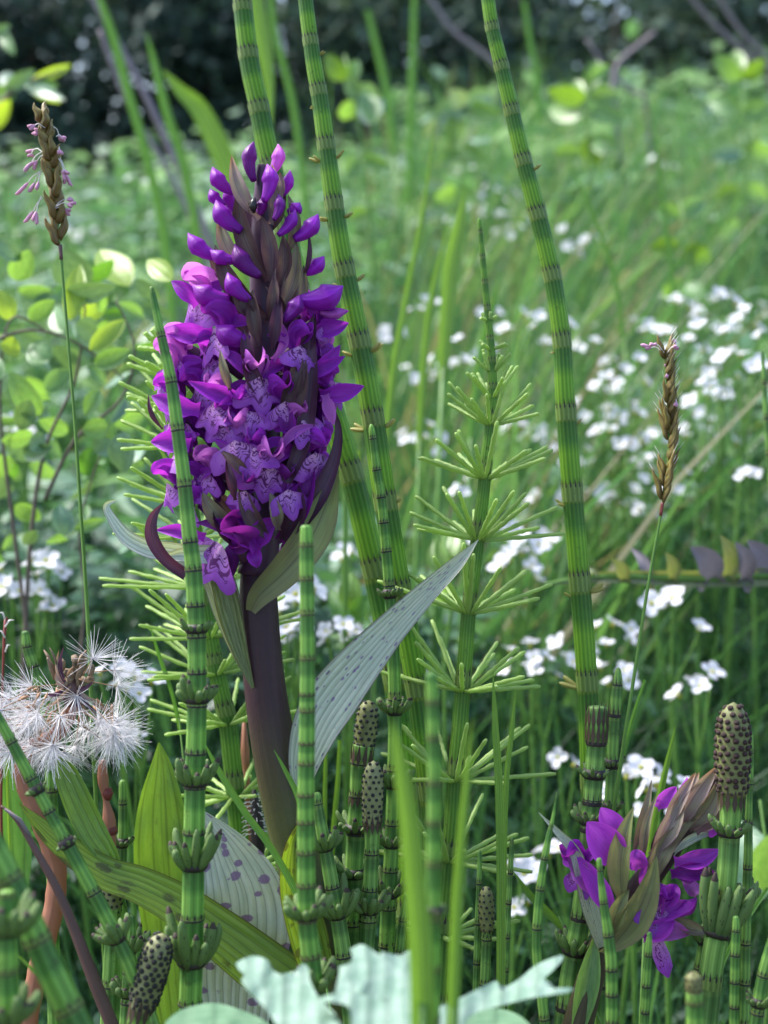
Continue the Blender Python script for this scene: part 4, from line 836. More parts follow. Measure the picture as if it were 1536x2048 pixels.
for b, t, w, mt, bd in [((517, 440, 45), (463, 312, 20), 42, 'bract_tan', -.10), ((540, 448, 30), (544, 330, 15), 40, 'bract_tan', .06), ((572, 510, 20), (576, 390, 10), 34, 'bract_olive', .1), ((540, 562, 60), (522, 430, 40), 44, 'bract', .1), ((538, 560, 40), (477, 375, 15), 50, 'bract', -.08), ((490, 540, 25), (438, 430, 10), 40, 'bract_tan', -.1),
                      ((540, 640, 70), (430, 490, 40), 56, 'bract', -.10), ((455, 570, 20), (420, 500, 10), 40, 'bract_tan', 0), ((560, 620, 45), (592, 480, 25), 44, 'bract_olive', .1), ((605, 560, 30), (616, 460, 30), 14, 'bract_purple', .05), ((600, 720, 60), (630, 625, 45), 30, 'bract_purple', 0), ((572, 645, 75), (530, 572, 60), 26, 'bract', .15),
                      ((560, 400, 0), (560, 345, -5), 26, 'bract_tan', 0), ((510, 640, 85), (470, 560, 80), 38, 'bract', -.1), ((556, 575, 50), (566, 470, 30), 40, 'bract', .1), ((590, 640, 40), (607, 530, 30), 30, 'bract_olive', .05),
                      ((530, 800, 100), (490, 700, 90), 36, 'bract_purple', -.1), ((560, 820, 95), (600, 700, 80), 40, 'bract', .08), ((540, 1080, 80), (480, 960, 90), 40, 'bract', -.08), ((565, 1080, 50), (590, 960, 70), 56, 'bract_purple', .1), ((470, 1060, 40), (405, 985, 60), 44, 'bract_olive', -.08), ((555, 1060, 90), (540, 985, 100), 30, 'bract_olive', 0),
                      ((480, 1120, 30), (318, 1116, 40), 42, 'leaf_silver', .03), ((560, 1080, 40), (628, 930, 60), 58, 'petal_deep', .05), ((325, 858, 30), (297, 788, 20), 11, 'bract_purple', -.12), ((500, 960, 105), (440, 900, 100), 26, 'bract', 0), ((490, 1100, 60), (430, 1000, 40), 46, 'bract_purple', -.1), ((560, 1020, 10), (650, 940, 0), 50, 'petal_deep', 0), ((545, 700, 95), (560, 590, 85), 34, 'bract_purple', .05), ((520, 690, 90), (505, 580, 82), 38, 'bract', -.06), ((535, 640, 80), (548, 545, 70), 30, 'bract', .05), ((505, 745, 100), (488, 660, 98), 30, 'bract_purple', -.05), ((585, 840, 95), (612, 720, 90), 26, 'bract', .05), ((460, 780, 112), (440, 700, 108), 20, 'bract_olive', -.05), ((470, 1000, 105), (452, 920, 108), 22, 'bract_purple', 0)]:
    lance(orchid, 'bract', b, t, w*(.78 if t[1] < 600 else .9), mt, bend=bd+random.uniform(-.03, .03), cup=0.95, zmid=14, tilt=random.uniform(-.35, .35))
for i in range(22):      # bracts all round the back
    py = 430+i*30; a = PI*0.55+((i*2.4) % (PI*0.9)); R_ = spike_r(py)*1.0; x0 = axis_x(py)
    lance(orchid, 'bract', (x0+math.sin(a)*12, py+40, math.cos(a)*12), (x0+math.sin(a)*R_*1.1, py-60, math.cos(a)*R_*1.1), 36, random.choice(('bract', 'bract_purple')), zmid=0)
for p, w, mt in [([(572, 965, 95), (600, 900, 90), (614, 830, 85), (622, 740, 75), (627, 627, 60)], [20, 32, 34, 26, 1], 'bract_purple'),
                 ([(598, 1045, 60), (638, 988, 60), (668, 920, 50), (677, 860, 40), (664, 805, 30)], [36, 38, 24, 14, 1], 'bract_purple'),
                 ([(372, 1150, 60), (330, 1118, 75), (304, 1075, 80), (306, 1035, 80), (328, 1004, 75)], [22, 24, 26, 18, 1], 'bract_purple')]:
    blade_px(orchid, 'bract', p, w, mt, cup=0.6)
blade_px(orchid, 'bract', [(502, 1222, 42), (520, 1190, 52), (566, 1146, 60), (612, 1092, 62), (640, 1040, 58), (660, 985, 50), (677, 940, 40)], [20, 44, 62, 72, 66, 34, 2], 'bract_green', cup=0.55, label='large green bract with a purple rim')
blade_px(orchid, 'leaf', [(506, 1374, 40), (478, 1300, 30), (455, 1220, 20), (436, 1160, 10), (400, 1122, 10), (345, 1104, 20), (300, 1098, 25), (255, 1076, 25), (226, 1040, 20), (213, 1012, 15), (233, 1001, 15)], [6, 34, 58, 62, 50, 38, 36, 30, 20, 13, 3], 'leaf_silver', cup=0.5, label='silvery narrow leaf curling up at its tip', n=5)
blade_px(orchid, 'leaf', [(506, 1376, 41), (482, 1308, 36), (462, 1236, 32), (446, 1175, 30), (425, 1140, 28)], [6, 30, 46, 44, 20], 'leaf_sheath', cup=0.6)
blade_px(orchid, 'leaf', [(602, 1585, 44), (610, 1520, 50), (634, 1450, 50), (670, 1392, 40), (720, 1328, 25), (782, 1258, 5), (850, 1188, -10), (915, 1126, -25), (957, 1079, -35)], [28, 66, 94, 102, 88, 66, 46, 28, 1], 'leaf_silver_dots', cup=0.22, nu=14, tilt=0.12, label='silvery leaf dotted purple, rising to the right', wave=0.015)
blade_px(orchid, 'leaf', [(470, 2090, -30), (472, 1960, -30), (488, 1865, -25), (484, 1785, -20), (450, 1702, -15), (404, 1620, -10)], [120, 165, 190, 165, 100, 2], 'leaf_silver_spots', cup=0.12, nu=16, label='broad silvery leaf with purple spots', wave=0.012)
blade_px(orchid, 'leaf', [(712, 2120, 30), (650, 2048, 35), (585, 1990, 40), (500, 1922, 40), (430, 1868, 40), (365, 1820, 36), (280, 1775, 30), (200, 1745, 22), (107, 1678, 10), (38, 1606, 0)], [120, 124, 122, 112, 100, 88, 76, 66, 46, 2], 'leaf_yellowgreen', cup=0.35, nu=12, tilt=-0.35, label='long yellow-green leaf with faint spots', wave=0.01)
blade_px(orchid, 'leaf', [(640, 1960, 50), (614, 1860, 52), (590, 1780, 52), (590, 1700, 54), (604, 1636, 50)], [60, 76, 60, 44, 2], 'leaf_yellowgreen', cup=0.7, nu=8, label='green leaf sheath at the stem')
sp = link('dark_insect', None); ORG[sp.name] = Vector(P(506, 410, D0-0.0062)); sp.location = ORG[sp.name]
sp['label'] = 'tiny dark insect clinging near the top of the large orchid'; sp['category'] = 'insect'
mb = MB(); tube(mb, [P(509, 396, D0-.0064), P(507, 404, D0-.0068), P(506, 414, D0-.0068), P(508, 426, D0-.0064)], [0.0003, 0.0007, 0.0009, 0.0003], 8); part('body', mb, M['beetle'], sp)
for k in range(6):
    mb = MB(); s = -1 if k % 2 else 1; yy = 402+k*4; tube(mb, [P(507, yy, D0-.0066), P(507+s*8, yy-3, D0-.0068), P(507+s*11, yy+5, D0-.0060)], [0.00010, 0.00008, 0.00006], 4); part('leg', mb, M['beetle'], sp)
# second orchid
D1 = 0.296
s2 = [(1436, 1545), (1400, 1610), (1345, 1690), (1285, 1770), (1235, 1840), (1205, 1890), (1188, 1935), (1172, 1990), (1150, 2070)]
w2 = [14, 30, 44, 52, 54, 50, 52, 56, 62]
sm = cr([(a[0], a[1], w) for a, w in zip(s2, w2)], 6); spts = [P(a[0], a[1], D1) for a in sm]; srad = [a[2]*D1/F_PX/2 for a in sm]
lp = spts[-1]; spts += [Vector((lp.x-0.01*k/4, lp.y, lp.z*(1-k/4))) for k in range(1, 5)]; srad += [srad[-1]]*4
orch2 = thing('marsh_orchid', 'half-open purple orchid leaning right behind the largest horsetail cone', 'orchid', (spts[-1].x, spts[-1].y, 0), 'marsh orchids')
mb = MB(); tube(mb, spts, srad, 24, vs=[0.45+0.3*min(1, i/50) for i in range(len(spts))], ridge=0.008); part('stem', mb, M['orchid_stem'], orch2)
def C(x, y, z): a = c6(x, y); return (a[0], a[1], z)
for b, t, w, mt, bd in [(C(600, 1600, 45), C(897, 1038, 80), 76, 'bract_green', .06), (C(700, 1320, 60), C(765, 758, 55), 56, 'bract_green', -.08), (C(850, 1230, 50), C(1132, 812, 50), 48, 'bract_olive', -.10), (C(870, 1030, 55), C(1052, 660, 50), 48, 'bract_tan', .05), (C(760, 1040, 20), C(870, 600, 10), 26, 'bract_olive', 0), (C(820, 1080, 40), C(897, 690, 30), 24, 'bract_olive', -.05),
                      (C(1000, 900, 40), C(1255, 515, 30), 46, 'bract_tan', -.05), (C(1080, 880, 45), C(1270, 560, 40), 44, 'bract_olive', .06), (C(1120, 900, 30), C(1330, 640, 25), 50, 'bract_tan', .1), (C(990, 1030, 20), C(1265, 900, 10), 22, 'leaf_silver', -.08), (C(970, 1380, 30), C(1215, 1472, 20), 36, 'bract_olive', .12), (C(1060, 760, 20), C(1140, 560, 10), 30, 'bract_tan', 0),
                      (C(940, 900, 50), C(1120, 560, 40), 34, 'bract_tan', -.04), (C(640, 1500, 60), C(740, 1230, 75), 44, 'bract_green', -.06), (C(880, 1100, 20), C(960, 800, 10), 40, 'bract_purple', 0)]:
    lance(orch2, 'bract', b, t, w*.82, mt, D1, bend=bd+random.uniform(-.04, .04), cup=0.9, zmid=14, tilt=random.uniform(-.3, .3))
blade_px(orch2, 'bract', [C(582, 1560, 30), C(520, 1340, 38), C(470, 1140, 40), C(425, 1010, 35), C(330, 900, 25), C(222, 788, 10)], [18, 34, 30, 24, 14, 1], 'leaf_silver_dots', D1, cup=0.6, label='long silvery bract edged purple')
blade_px(orch2, 'leaf', [C(440, 2060, 20), C(490, 1840, 26), C(520, 1680, 28), C(552, 1470, 24)], [22, 44, 40, 2], 'leaf_shrub', D1, cup=0.6, label='pale green sheathing leaf')
for b, t, w, mt in [(C(690, 1090, 50), C(500, 842, 30), 72, 'petal_bright'), (C(710, 960, 30), C(578, 760, 15), 52, 'petal_bright'), (C(585, 1260, 30), C(388, 1040, 20), 40, 'petal_pale'), (C(650, 1380, 45), C(440, 1030, 35), 44, 'petal_bright'), (C(1000, 1070, 40), C(1262, 1000, 25), 38, 'petal_bright'), (C(980, 1140, 40), C(1245, 1140, 30), 36, 'petal_deep'), (C(840, 1410, 50), C(1130, 1300, 40), 36, 'petal_bright'),
                 (C(780, 1480, 50), C(1095, 1485, 40), 46, 'petal_pale'), (C(800, 1110, 40), C(790, 1000, 50), 40, 'petal_bright'), (C(850, 1330, 40), C(960, 1210, 50), 44, 'petal_pale'), (C(1180, 900, 10), C(1260, 860, 20), 30, 'petal_bright'), (C(1130, 1260, 30), C(1050, 1170, 30), 30, 'petal_pale'), (C(860, 1420, 40), C(900, 1180, 60), 40, 'petal_bright'), (C(930, 1300, 45), C(1010, 1200, 50), 40, 'petal_bright'), (C(820, 1500, 60), C(1000, 1400, 62), 40, 'petal_bright'), (C(1040, 1180, 20), C(1130, 1080, 20), 34, 'petal_deep'), (C(900, 760, 10), C(1010, 640, 10), 30, 'petal_bright'), (C(820, 1230, 30), C(905, 1050, 20), 30, 'petal_bright')]:
    lance(orch2, 'petal', b, t, w, mt, D1, bend=random.uniform(-.08, .08), cup=0.7, zmid=16, base=0.6)
for b, t, w, mt in [(C(980, 780, 30), C(1072, 586, 20), 34, 'petal_bright'), (C(960, 1370, 55), C(1128, 1275, 50), 34, 'petal_bright'), (C(870, 1360, 40), C(850, 1290, 60), 34, 'petal_deep'), (C(680, 1080, 20), C(560, 880, 5), 56, 'petal_bright')]:
    bud_on(orch2, b, t, w, mt, d0=D1)
def hang_lip(parent, a, b, w, d0):
    mb = MB(); A = P(a[0], a[1], d0-a[2]*d0/F_PX); B = P(b[0], b[1], d0-b[2]*d0/F_PX); n = 10
    pts = [A.lerp(B, i/n) for i in range(n+1)]; ws = [w*d0/F_PX*ip(i/n, [0, .2, .5, .8, 1], [.4, .8, 1, .9, .15]) for i in range(n+1)]
    blade(mb, pts, ws, 0, 8, -0.5); part('lip', mb, M['lip'], parent)
hang_lip(orch2, C(890, 1500, 45), C(965, 1735, 40), 34, D1)
floret(orch2, P(*c6(900, 1330), D1-55*D1/F_PX), -FWD+RT*.3+UP*.1, UP, 72*D1/F_PX, 0, -.4)
floret(orch2, P(*c6(470, 1100), D1-22*D1/F_PX), -FWD-RT*.8+UP*.1, UP, 76*D1/F_PX, 0, .3)
hang_lip(orch2, C(560, 1190, 20), C(470, 1270, 20), 40, D1)
# ------------------------------------------------------------------ sweet vernal grasses
def spikelet_mesh():
    mb = MB()
    tube(mb, [(0.02*math.sin(i), 0, i/10) for i in range(11)], [0.05, .09, .115, .125, .125, .12, .105, .085, .06, .035, .008], 8, vs=[i/10 for i in range(11)], flat=0.7); return mb.mesh('spikelet', M['spikelet'])
SPK = spikelet_mesh()
def vernal(label, head, stalk, d, n, L, W, sides, seed, anthers):
    r = random.Random(seed); hp = cr([(a[0], a[1], 0) for a in head], 8)
    pts = [P(a[0], a[1], d) for a in hp]; sp_ = cr([(a[0], a[1], a[2]) for a in stalk], 6); spp = [P(a[0], a[1], d) for a in sp_]
    lastp = spp[-1]; g = gz(lastp.x, lastp.y); dr = (spp[-1]-spp[-4]); dr = dr/max(1e-6, -dr.z)
    ext = [lastp+Vector((dr.x*k/5*(lastp.z-g)*0.6, 0, -(lastp.z-g)*k/5)) for k in range(1, 6)]
    th = thing('flowering_grass', label, 'grass', ext[-1], 'flowering grass heads')
    mb = MB(); tube(mb, pts+spp[1:]+ext, [1.8*d/F_PX]*len(pts)+[a[2]*d/F_PX/2 for a in sp_[1:]]+[sp_[-1][2]*d/F_PX/2]*5, 8); part('stalk', mb, M['stalk_green'], th)
    mb = MB(); tube(mb, [P(a[0]+.3, a[1], d-.0001) for a in sp_[:5]], [a[2]*d/F_PX/2*1.12 for a in sp_[:5]], 8); part('stalk_top', mb, M['stalk_red'] if sides else M['stalk_brown'], th)
    m = len(pts)
    for i in range(n):
        s = i/(n-1); q = pts[int((1-s)*(m-1))]; up = (pts[0]-pts[-1]).normalized()
        sd_ = (1 if i % 2 else -1) if not sides else (1 if r.random() < 0.8 else -0.5)
        out = (RT*sd_*r.uniform(0.5, 1)-FWD*r.uniform(-1.0, 1.0)).normalized()
        dv = (up*r.uniform(2.4, 3.4)+out).normalized(); x = dv.cross(Vector((0, 1, 0))).normalized(); y = dv.cross(x)
        ll = L*r.uniform(.8, 1.1)*(1-0.25*s)*d/F_PX
        inst('spikelet', SPK, basis(x*W*8*d/F_PX, y*W*8*d/F_PX, dv*ll, q+out*2.5*d/F_PX), th)
        if sides:
            mbh = MB(); e = q+dv*ll*0.9; tube(mbh, [e, e+(up*2+out*1.4).normalized()*22*d/F_PX], [.9*d/F_PX, .2*d/F_PX], 4); part('awn', mbh, M['filament'], th)
    for (ax_, ay_, bx, by) in anthers:
        A = P(ax_, ay_, d-.001); B = P(bx, by, d-.001+r.uniform(-.002, .002)); mb = MB(); mid = A.lerp(B, .45)+UP*(7*d/F_PX)
        fl = [Vector(p) for p in cr([tuple(A), tuple(mid), tuple(A.lerp(B, .7)+UP*3*d/F_PX)], 4)]
        tube(mb, fl, [1.1*d/F_PX]*len(fl), 5, m=1)
        e = fl[-1]
        for kk in range(2):
            tt = B+RT*r.uniform(-8, 8)*d/F_PX+UP*r.uniform(-6, 6)*d/F_PX
            tube(mb, [e, e.lerp(tt, .5), tt, tt+(tt-e)*.15+RT*(3 if kk else -3)*d/F_PX], [2.0*d/F_PX, 3.9*d/F_PX, 3.9*d/F_PX, 1.8*d/F_PX], 5)
        part('anther', mb, [M['anther'], M['filament']], th)
def g3(x, y): return (x*.2441, 200+y*.2441)
an = []
for a, b in [((370, 170), (270, 150)), ((370, 230), (250, 215)), ((370, 300), (300, 250)), ((440, 220), (500, 330)), ((460, 300), (520, 330)), ((350, 420), (220, 570)), ((350, 430), (250, 420)), ((380, 450), (270, 540)), ((360, 560), (250, 750)), ((340, 580), (180, 740)), ((330, 600), (310, 720)),
             ((480, 480), (540, 640)), ((490, 470), (560, 680)), ((500, 600), (540, 590)), ((350, 800), (240, 980)), ((340, 790), (280, 990)), ((440, 880), (600, 810)), ((450, 880), (600, 860)), ((450, 890), (570, 920)), ((480, 400), (490, 430)), ((350, 340), (300, 260)), ((300, 400), (240, 480))]:
    an.append((*g3(*a), *g3(*b)))
vernal('pink-anthered grass head alone against the dark hedge at upper left', [(84, 240), (98, 300), (108, 360), (114, 430), (120, 490)], [(120, 490, 7), (124, 540, 6.5), (131, 620, 6), (141, 740, 6), (150, 850, 6.5), (160, 1000, 7), (170, 1150, 7.5), (178, 1290, 8), (184, 1450, 8)], .315, 20, 64, 12, False, 3, an)
def g4(x, y): return (1050+x*.3164, 560+y*.3164)
an = [(*g4(*a), *g4(*b)) for a, b in [((880, 460), (760, 430)), ((880, 460), (800, 405)), ((900, 460), (960, 430)), ((910, 480), (955, 400)), ((900, 500), (940, 480)), ((900, 620), (890, 610)), ((930, 600), (945, 590)), ((950, 770), (960, 790)), ((930, 500), (900, 540))]]
vernal('brown one-sided grass head standing before the white flowers at right', [(1330, 712), (1333, 780), (1338, 850), (1336, 930), (1325, 1005)], [(1325, 1005, 6.5), (1318, 1050, 5.5), (1305, 1120, 6), (1290, 1210, 6.5), (1270, 1340, 7), (1250, 1470, 7.5), (1230, 1600, 8)], .305, 52, 62, 8.0, True, 5, an)
th = thing('flowering_grass', 'tiny reddish grass head with white curls at the left edge above the seed head', 'grass', P(10, 2100, .33), 'flowering grass heads')
mb = MB(); tube(mb, [P(12, 1235, .33), P(8, 1280, .33), P(6, 1340, .33), P(2, 1600, .33), P(10, 2100, .33)], [4*.33/F_PX, 3*.33/F_PX, 2.5*.33/F_PX, 3*.33/F_PX, 3*.33/F_PX], 8); part('stalk', mb, M['stalk_red'], th)
for a in ((0, 1225), (28, 1240), (-4, 1262), (20, 1290)):
    mb = MB(); A = P(10, a[1]+14, .329); B = P(a[0], a[1], .329); tube(mb, [A, A.lerp(B, .5)+UP*.0008, B], [.00022, .0002, .0001], 5); part('anther', mb, M['filament'], th)
# ------------------------------------------------------------------ seed head
def seed_mesh(seed):
    r = random.Random(seed); mb = MB()
    tube(mb, [(0, 0, -0.55), (0.01, 0, -0.25), (0, 0, 0)], [0.012, 0.010, 0.010], 5, m=1)
    tube(mb, [(0, 0, -0.85), (0, 0, -0.72), (0, 0, -0.55)], [0.012, 0.04, 0.014], 6, m=1)
    for k in range(46):
        a = r.uniform(0, 2*PI); e = r.uniform(0.05, 1.35)
        v = Vector((math.cos(a)*math.cos(e), math.sin(a)*math.cos(e), math.sin(e)))
        l = r.uniform(.75, 1.15)*.72; s = Vector((r.uniform(-1, 1), r.uniform(-1, 1), r.uniform(-1, 1)))*.06
        tube(mb, [(0, 0, 0), tuple(v*l*.5+s*.3), tuple(v*l+s)], [0.0062, 0.0048, 0.0026], 3, cap=False)
    return mb.mesh('seed', [M['pappus'], M['achene']])
SEED = [seed_mesh(i) for i in range(5)]
d = .305
sh = thing('seed_head', 'fluffy white seed head partly blown away on a bent pinkish stalk', 'seed head', P(50, 2120, d))
path = [(143, 1395, 24), (139, 1430, 28), (112, 1468, 30), (62, 1500, 34), (45, 1545, 36), (66, 1610, 38), (100, 1690, 40), (114, 1760, 40), (100, 1850, 40), (76, 1940, 40), (55, 2050, 40), (40, 2200, 40)]
sm = cr(path, 6); mb = MB(); tube(mb, [P(a[0], a[1], d+.002) for a in sm], [a[2]*d/F_PX/2*(1+.05*math.sin(i*1.9)) for i, a in enumerate(sm)], 14); part('stalk', mb, M['stalk_pink'], sh)
mb = MB(); r = random.Random(4)
for k in range(24):
    a = r.uniform(0, 2*PI); px = 140+r.gauss(0, 18); py = 1350+r.gauss(0, 15); A = P(px, py, d+r.uniform(-.003, .003)); B = A+Vector((r.gauss(0, 1), r.gauss(0, 1), r.gauss(.5, 1)))*0.0022
    w = r.uniform(.00025, .0007); tube(mb, [A, A.lerp(B, .5)+Vector((0, 0, .0004)), B], [w, w*1.3, w*.4], 5)
part('withered_florets', mb, M['dry'], sh, kind='stuff')
mb = MB(); tube(mb, [P(143, 1412, d), P(142, 1395, d), P(140, 1375, d), P(139, 1355, d)], [12*d/F_PX, 18*d/F_PX, 21*d/F_PX, 9*d/F_PX], 14); part('receptacle', mb, M['stalk_brown'], sh)
for k, (tx, ty) in enumerate([(200, 1425), (196, 1400), (90, 1388), (100, 1410), (175, 1430), (118, 1300), (128, 1292), (110, 1345), (186, 1362)]):
    lance(sh, 'bract', (142+(tx-142)*.25, 1378, 12), (tx, ty, 20), 9, 'bract_tan' if k % 2 else 'bract_purple', d, bend=.15 if tx > 142 else -.15, zmid=8)
cent = [(64, 1374), (110, 1386), (186, 1318), (234, 1373), (248, 1460), (20, 1400), (205, 1440), (228, 1340)]
for k in range(8): cent.append((60+r.uniform(-70, 40), 1430+r.uniform(-30, 25)))
for k in range(40):
    x = r.uniform(-30, 262); cent.append((x, 1470+r.gauss(0, 27)-0.0010*(x-120)**2*.6))
for k, (cx, cy) in enumerate(cent):
    dz = r.uniform(-.012, .010) if k > 7 else r.uniform(-.003, .003)
    C0 = P(cx, cy, d+dz); H = P(140, 1365, d); v = (C0-H).normalized(); v = (v+Vector((r.gauss(0, .25), r.gauss(0, .25), r.gauss(0, .25)))).normalized(); x, y = perp(v)
    inst('seed', SEED[k % 5], basis(x, y, v, C0, 92*d/F_PX*r.uniform(.8, 1.1)), sh)
# ------------------------------------------------------------------ broad leaves, blades, foreground
def leaf_thing(name, label, cat, path, w, mat, d, cup=.3, tilt=0., nu=8, wave=0., group=None, n=7, stalk=None, wf=5, to_ground=True):
    last = P(path[-1][0], path[-1][1], d); th = thing(name, label, cat, (last.x, last.y, gz(last.x, last.y)), group)
    blade_px(th, 'blade', path, w, mat, d, tilt, cup, nu, wave, n=n, wf=wf)
    if to_ground and last.z > gz(last.x, last.y)+.002:
        g = gz(last.x, last.y); mb = MB(); pr = P(path[-2][0], path[-2][1], d); dx = (last-pr); dx = dx/max(.002, -dx.z) if dx.z < 0 else Vector((0, 0, -1))
        H = last.z-g; ww = max(1.5, w[-1]*.5)*d/F_PX/2; pts = [last+Vector((0, 0, -H*t))+Vector((dx.x, dx.y, 0))*H*(t-.5*t*t)*.5 for t in (-0.02, .25, .5, .75, 1)]
        tube(mb, pts, [ww*.8, ww, ww, ww*1.1, ww*1.2], 8); part('stalk', mb, M['stalk_green'] if not stalk else M[stalk], th)
    return th
leaf_thing('dock_leaf', 'oblong wavy-edged green leaf just below the seed head', 'leaf', [(118, 1511), (128, 1535), (142, 1572), (164, 1622), (190, 1672), (218, 1715), (240, 1760)], [3, 38, 52, 58, 54, 40, 12], 'leaf_dock', .300, wave=.06, cup=.3, wf=3)
leaf_thing('dock_leaf', 'tall broad bright green leaf behind the long spotted leaf', 'leaf', [(318, 1485), (322, 1530), (322, 1600), (324, 1680), (330, 1760), (340, 1850), (352, 1960), (360, 2080)], [3, 42, 86, 112, 116, 110, 100, 70], 'leaf_dock', .325, wave=.03, cup=.25, nu=10)
leaf_thing('dock_leaf', 'mid green pointed leaf behind the stub at the left edge', 'leaf', [(0, 1500), (8, 1560), (15, 1640), (20, 1740), (24, 1850)], [10, 70, 90, 80, 30], 'grass_mid', .36, cup=.3)
BL = 'single grass blades'
for lab, path, w, mt, d in [
    ('broad blurred pale green grass blade, widest of the foreground blades', [(786, 1440), (800, 1520), (818, 1640), (832, 1780), (842, 1920), (846, 2080)], [2, 26, 40, 46, 48, 48], 'grass_bright', .175),
    ('narrow blurred grass blade right of the foreground horsetail', [(944, 1440), (934, 1560), (922, 1700), (912, 1860), (904, 2080)], [2, 14, 20, 24, 24], 'grass_bright', .19),
    ('sharp upright grass blade left of the pair behind the white leaf', [(986, 1345), (990, 1440), (997, 1560), (1001, 1700), (1002, 1900), (1000, 2080)], [1, 12, 16, 17, 18, 18], 'grass_bright', .285),
    ('thin upright grass blade, the right one of the close pair', [(1031, 1382), (1024, 1460), (1013, 1560), (1008, 1700), (1006, 1900)], [1, 9, 11, 12, 12], 'grass_bright', .295),
    ('grass blade rising behind the bracts of the second orchid', [(1352, 1450), (1336, 1520), (1318, 1600), (1300, 1700), (1290, 1850)], [1, 10, 14, 16, 16], 'grass_bright', .33),
    ('grass blade slanting down across the stem base left of the orchid', [(408, 1485), (440, 1545), (490, 1625), (545, 1700), (600, 1800), (640, 1900)], [2, 12, 14, 14, 14, 12], 'grass_mid', .288),
    ('short grass blade crossing the lower orchid stem', [(548, 1500), (570, 1540), (595, 1590), (606, 1640)], [1, 8, 12, 12], 'grass_mid', .285),
    ('thin bright upright blade left of the dark half-hidden cone', [(680, 1480), (676, 1560), (668, 1650), (660, 1760)], [8, 10, 11, 11], 'grass_bright', .34),
    ('thin bright upright blade close to the orchid stem, right side', [(652, 1500), (650, 1580), (650, 1660), (652, 1760)], [7, 9, 9, 9], 'grass_bright', .34),
    ('green blade slanting down towards the capped horsetail', [(1026, 1742), (1060, 1790), (1100, 1830), (1132, 1866)], [1, 14, 16, 8], 'grass_bright', .31),
    ('light green narrow blade crossing the leaning stem at lower left', [(24, 1900), (60, 1935), (95, 1975), (140, 2060)], [2, 6, 7, 7], 'grass_bright', .24),
    ('short bright blade by the white lobed leaf', [(778, 1860), (781, 1900), (783, 1960), (784, 2060)], [1, 10, 12, 12], 'grass_bright', .3),
    ('blade with a pointed tip left of the wide green leaf', [(300, 1250), (318, 1310), (345, 1390), (362, 1470)], [1, 8, 8, 8], 'grass_mid', .335),
    ('vertical pale blade under the seed head at the left edge', [(14, 1500), (16, 1600), (24, 1800), (40, 2070)], [5, 6, 6, 6], 'grass_bright', .31),
    ('bluish blade slanting behind the pointed thin horsetail', [(1290, 1360), (1262, 1450), (1240, 1540), (1225, 1640)], [5, 8, 8, 8], 'grass_mid', .35),
    ('slanting thin dark blade low at right, under the capped cone', [(1536, 1775), (1480, 1860), (1440, 1940), (1400, 2070)], [8, 8, 8, 8], 'grass_mid', .35)]:
    leaf_thing('single_grass', lab, 'grass blade', path, w, mt, d, cup=.45, nu=4, group=BL)
th = thing('dry_stalk', 'brown bare stalk leaning across the lower left corner', 'stalk', P(240, 2140, .275))
sm = cr([(2, 1612, 4), (34, 1640, 10), (80, 1715, 15), (120, 1790, 18), (155, 1875, 22), (190, 1965, 26), (240, 2090, 28)], 6); mb = MB(); tube(mb, [P(a[0], a[1], .272) for a in sm], [a[2]*.272/F_PX/2 for a in sm], 10); part('stem', mb, M['stalk_brown'], th)
mb = MB(); tube(mb, [P(60, 1672, .272), P(40, 1640, .271), P(10, 1618, .270)], [.0004, .0004, .0002], 6); part('twig', mb, M['twig_grey'], th)
th = thing('red_shoot', 'short red and orange jointed shoot below the seed head', 'shoot', P(222, 1760, .31))
sm = cr([(205, 1520, 14), (206, 1560, 22), (212, 1600, 12), (218, 1640, 26), (222, 1680, 20), (226, 1760, 14), (228, 1900, 12)], 5); mb = MB(); tube(mb, [P(a[0], a[1], .312) for a in sm], [a[2]*.312/F_PX/2 for a in sm], 10); part('stem', mb, M['stalk_pink'], th)
for (yy, w) in ((1588, 20), (1662, 26)):
    mb = MB(); tube(mb, [P(214 if yy < 1600 else 220, yy-12, .312), P(215 if yy < 1600 else 221, yy, .312), P(216 if yy < 1600 else 222, yy+12, .312)], [w*.312/F_PX*.42, w*.312/F_PX*.6, w*.312/F_PX*.3], 10); part('node_ring', mb, M['stalk_red'], th)
th = thing('red_stalk', 'pinkish rough stalk standing behind the orchid stem', 'stalk', P(500, 2070, .35))
mb = MB(); tube(mb, [P(488, 1440, .35), P(490, 1500, .35), P(492, 1560, .35), P(500, 2070, .35)], [.0004, .0011, .001, .001], 10); part('stem', mb, M['stalk_pink'], th)
# hairy black catkin behind orchid
th = thing('sedge_spike', 'black sedge spike with white bristles behind the orchid stem', 'sedge', P(512, 2100, .33))
mb = MB(); tube(mb, [P(508, 1580, .33), P(513, 1640, .33), P(516, 1700, .33), P(514, 1740, .33), P(512, 2100, .33)], [.0005, .0016, .0017, .0008, .0008], 10); part('spike', mb, M['tooth'], th)
mb = MB()
for k in range(60):
    py = 1590+k*1.35; a = k*2.4; o = RT*math.cos(a)-FWD*math.sin(a); A = P(512, py, .33)+o*.0013; B = A+(o*1.6-UP*.5*random.random()).normalized()*.0022
    tube(mb, [A, A.lerp(B, .6)+UP*.0003, B], [.00012, .00012, .00007], 3, cap=False)
part('bristles', mb, M['filament'], th, kind='stuff')
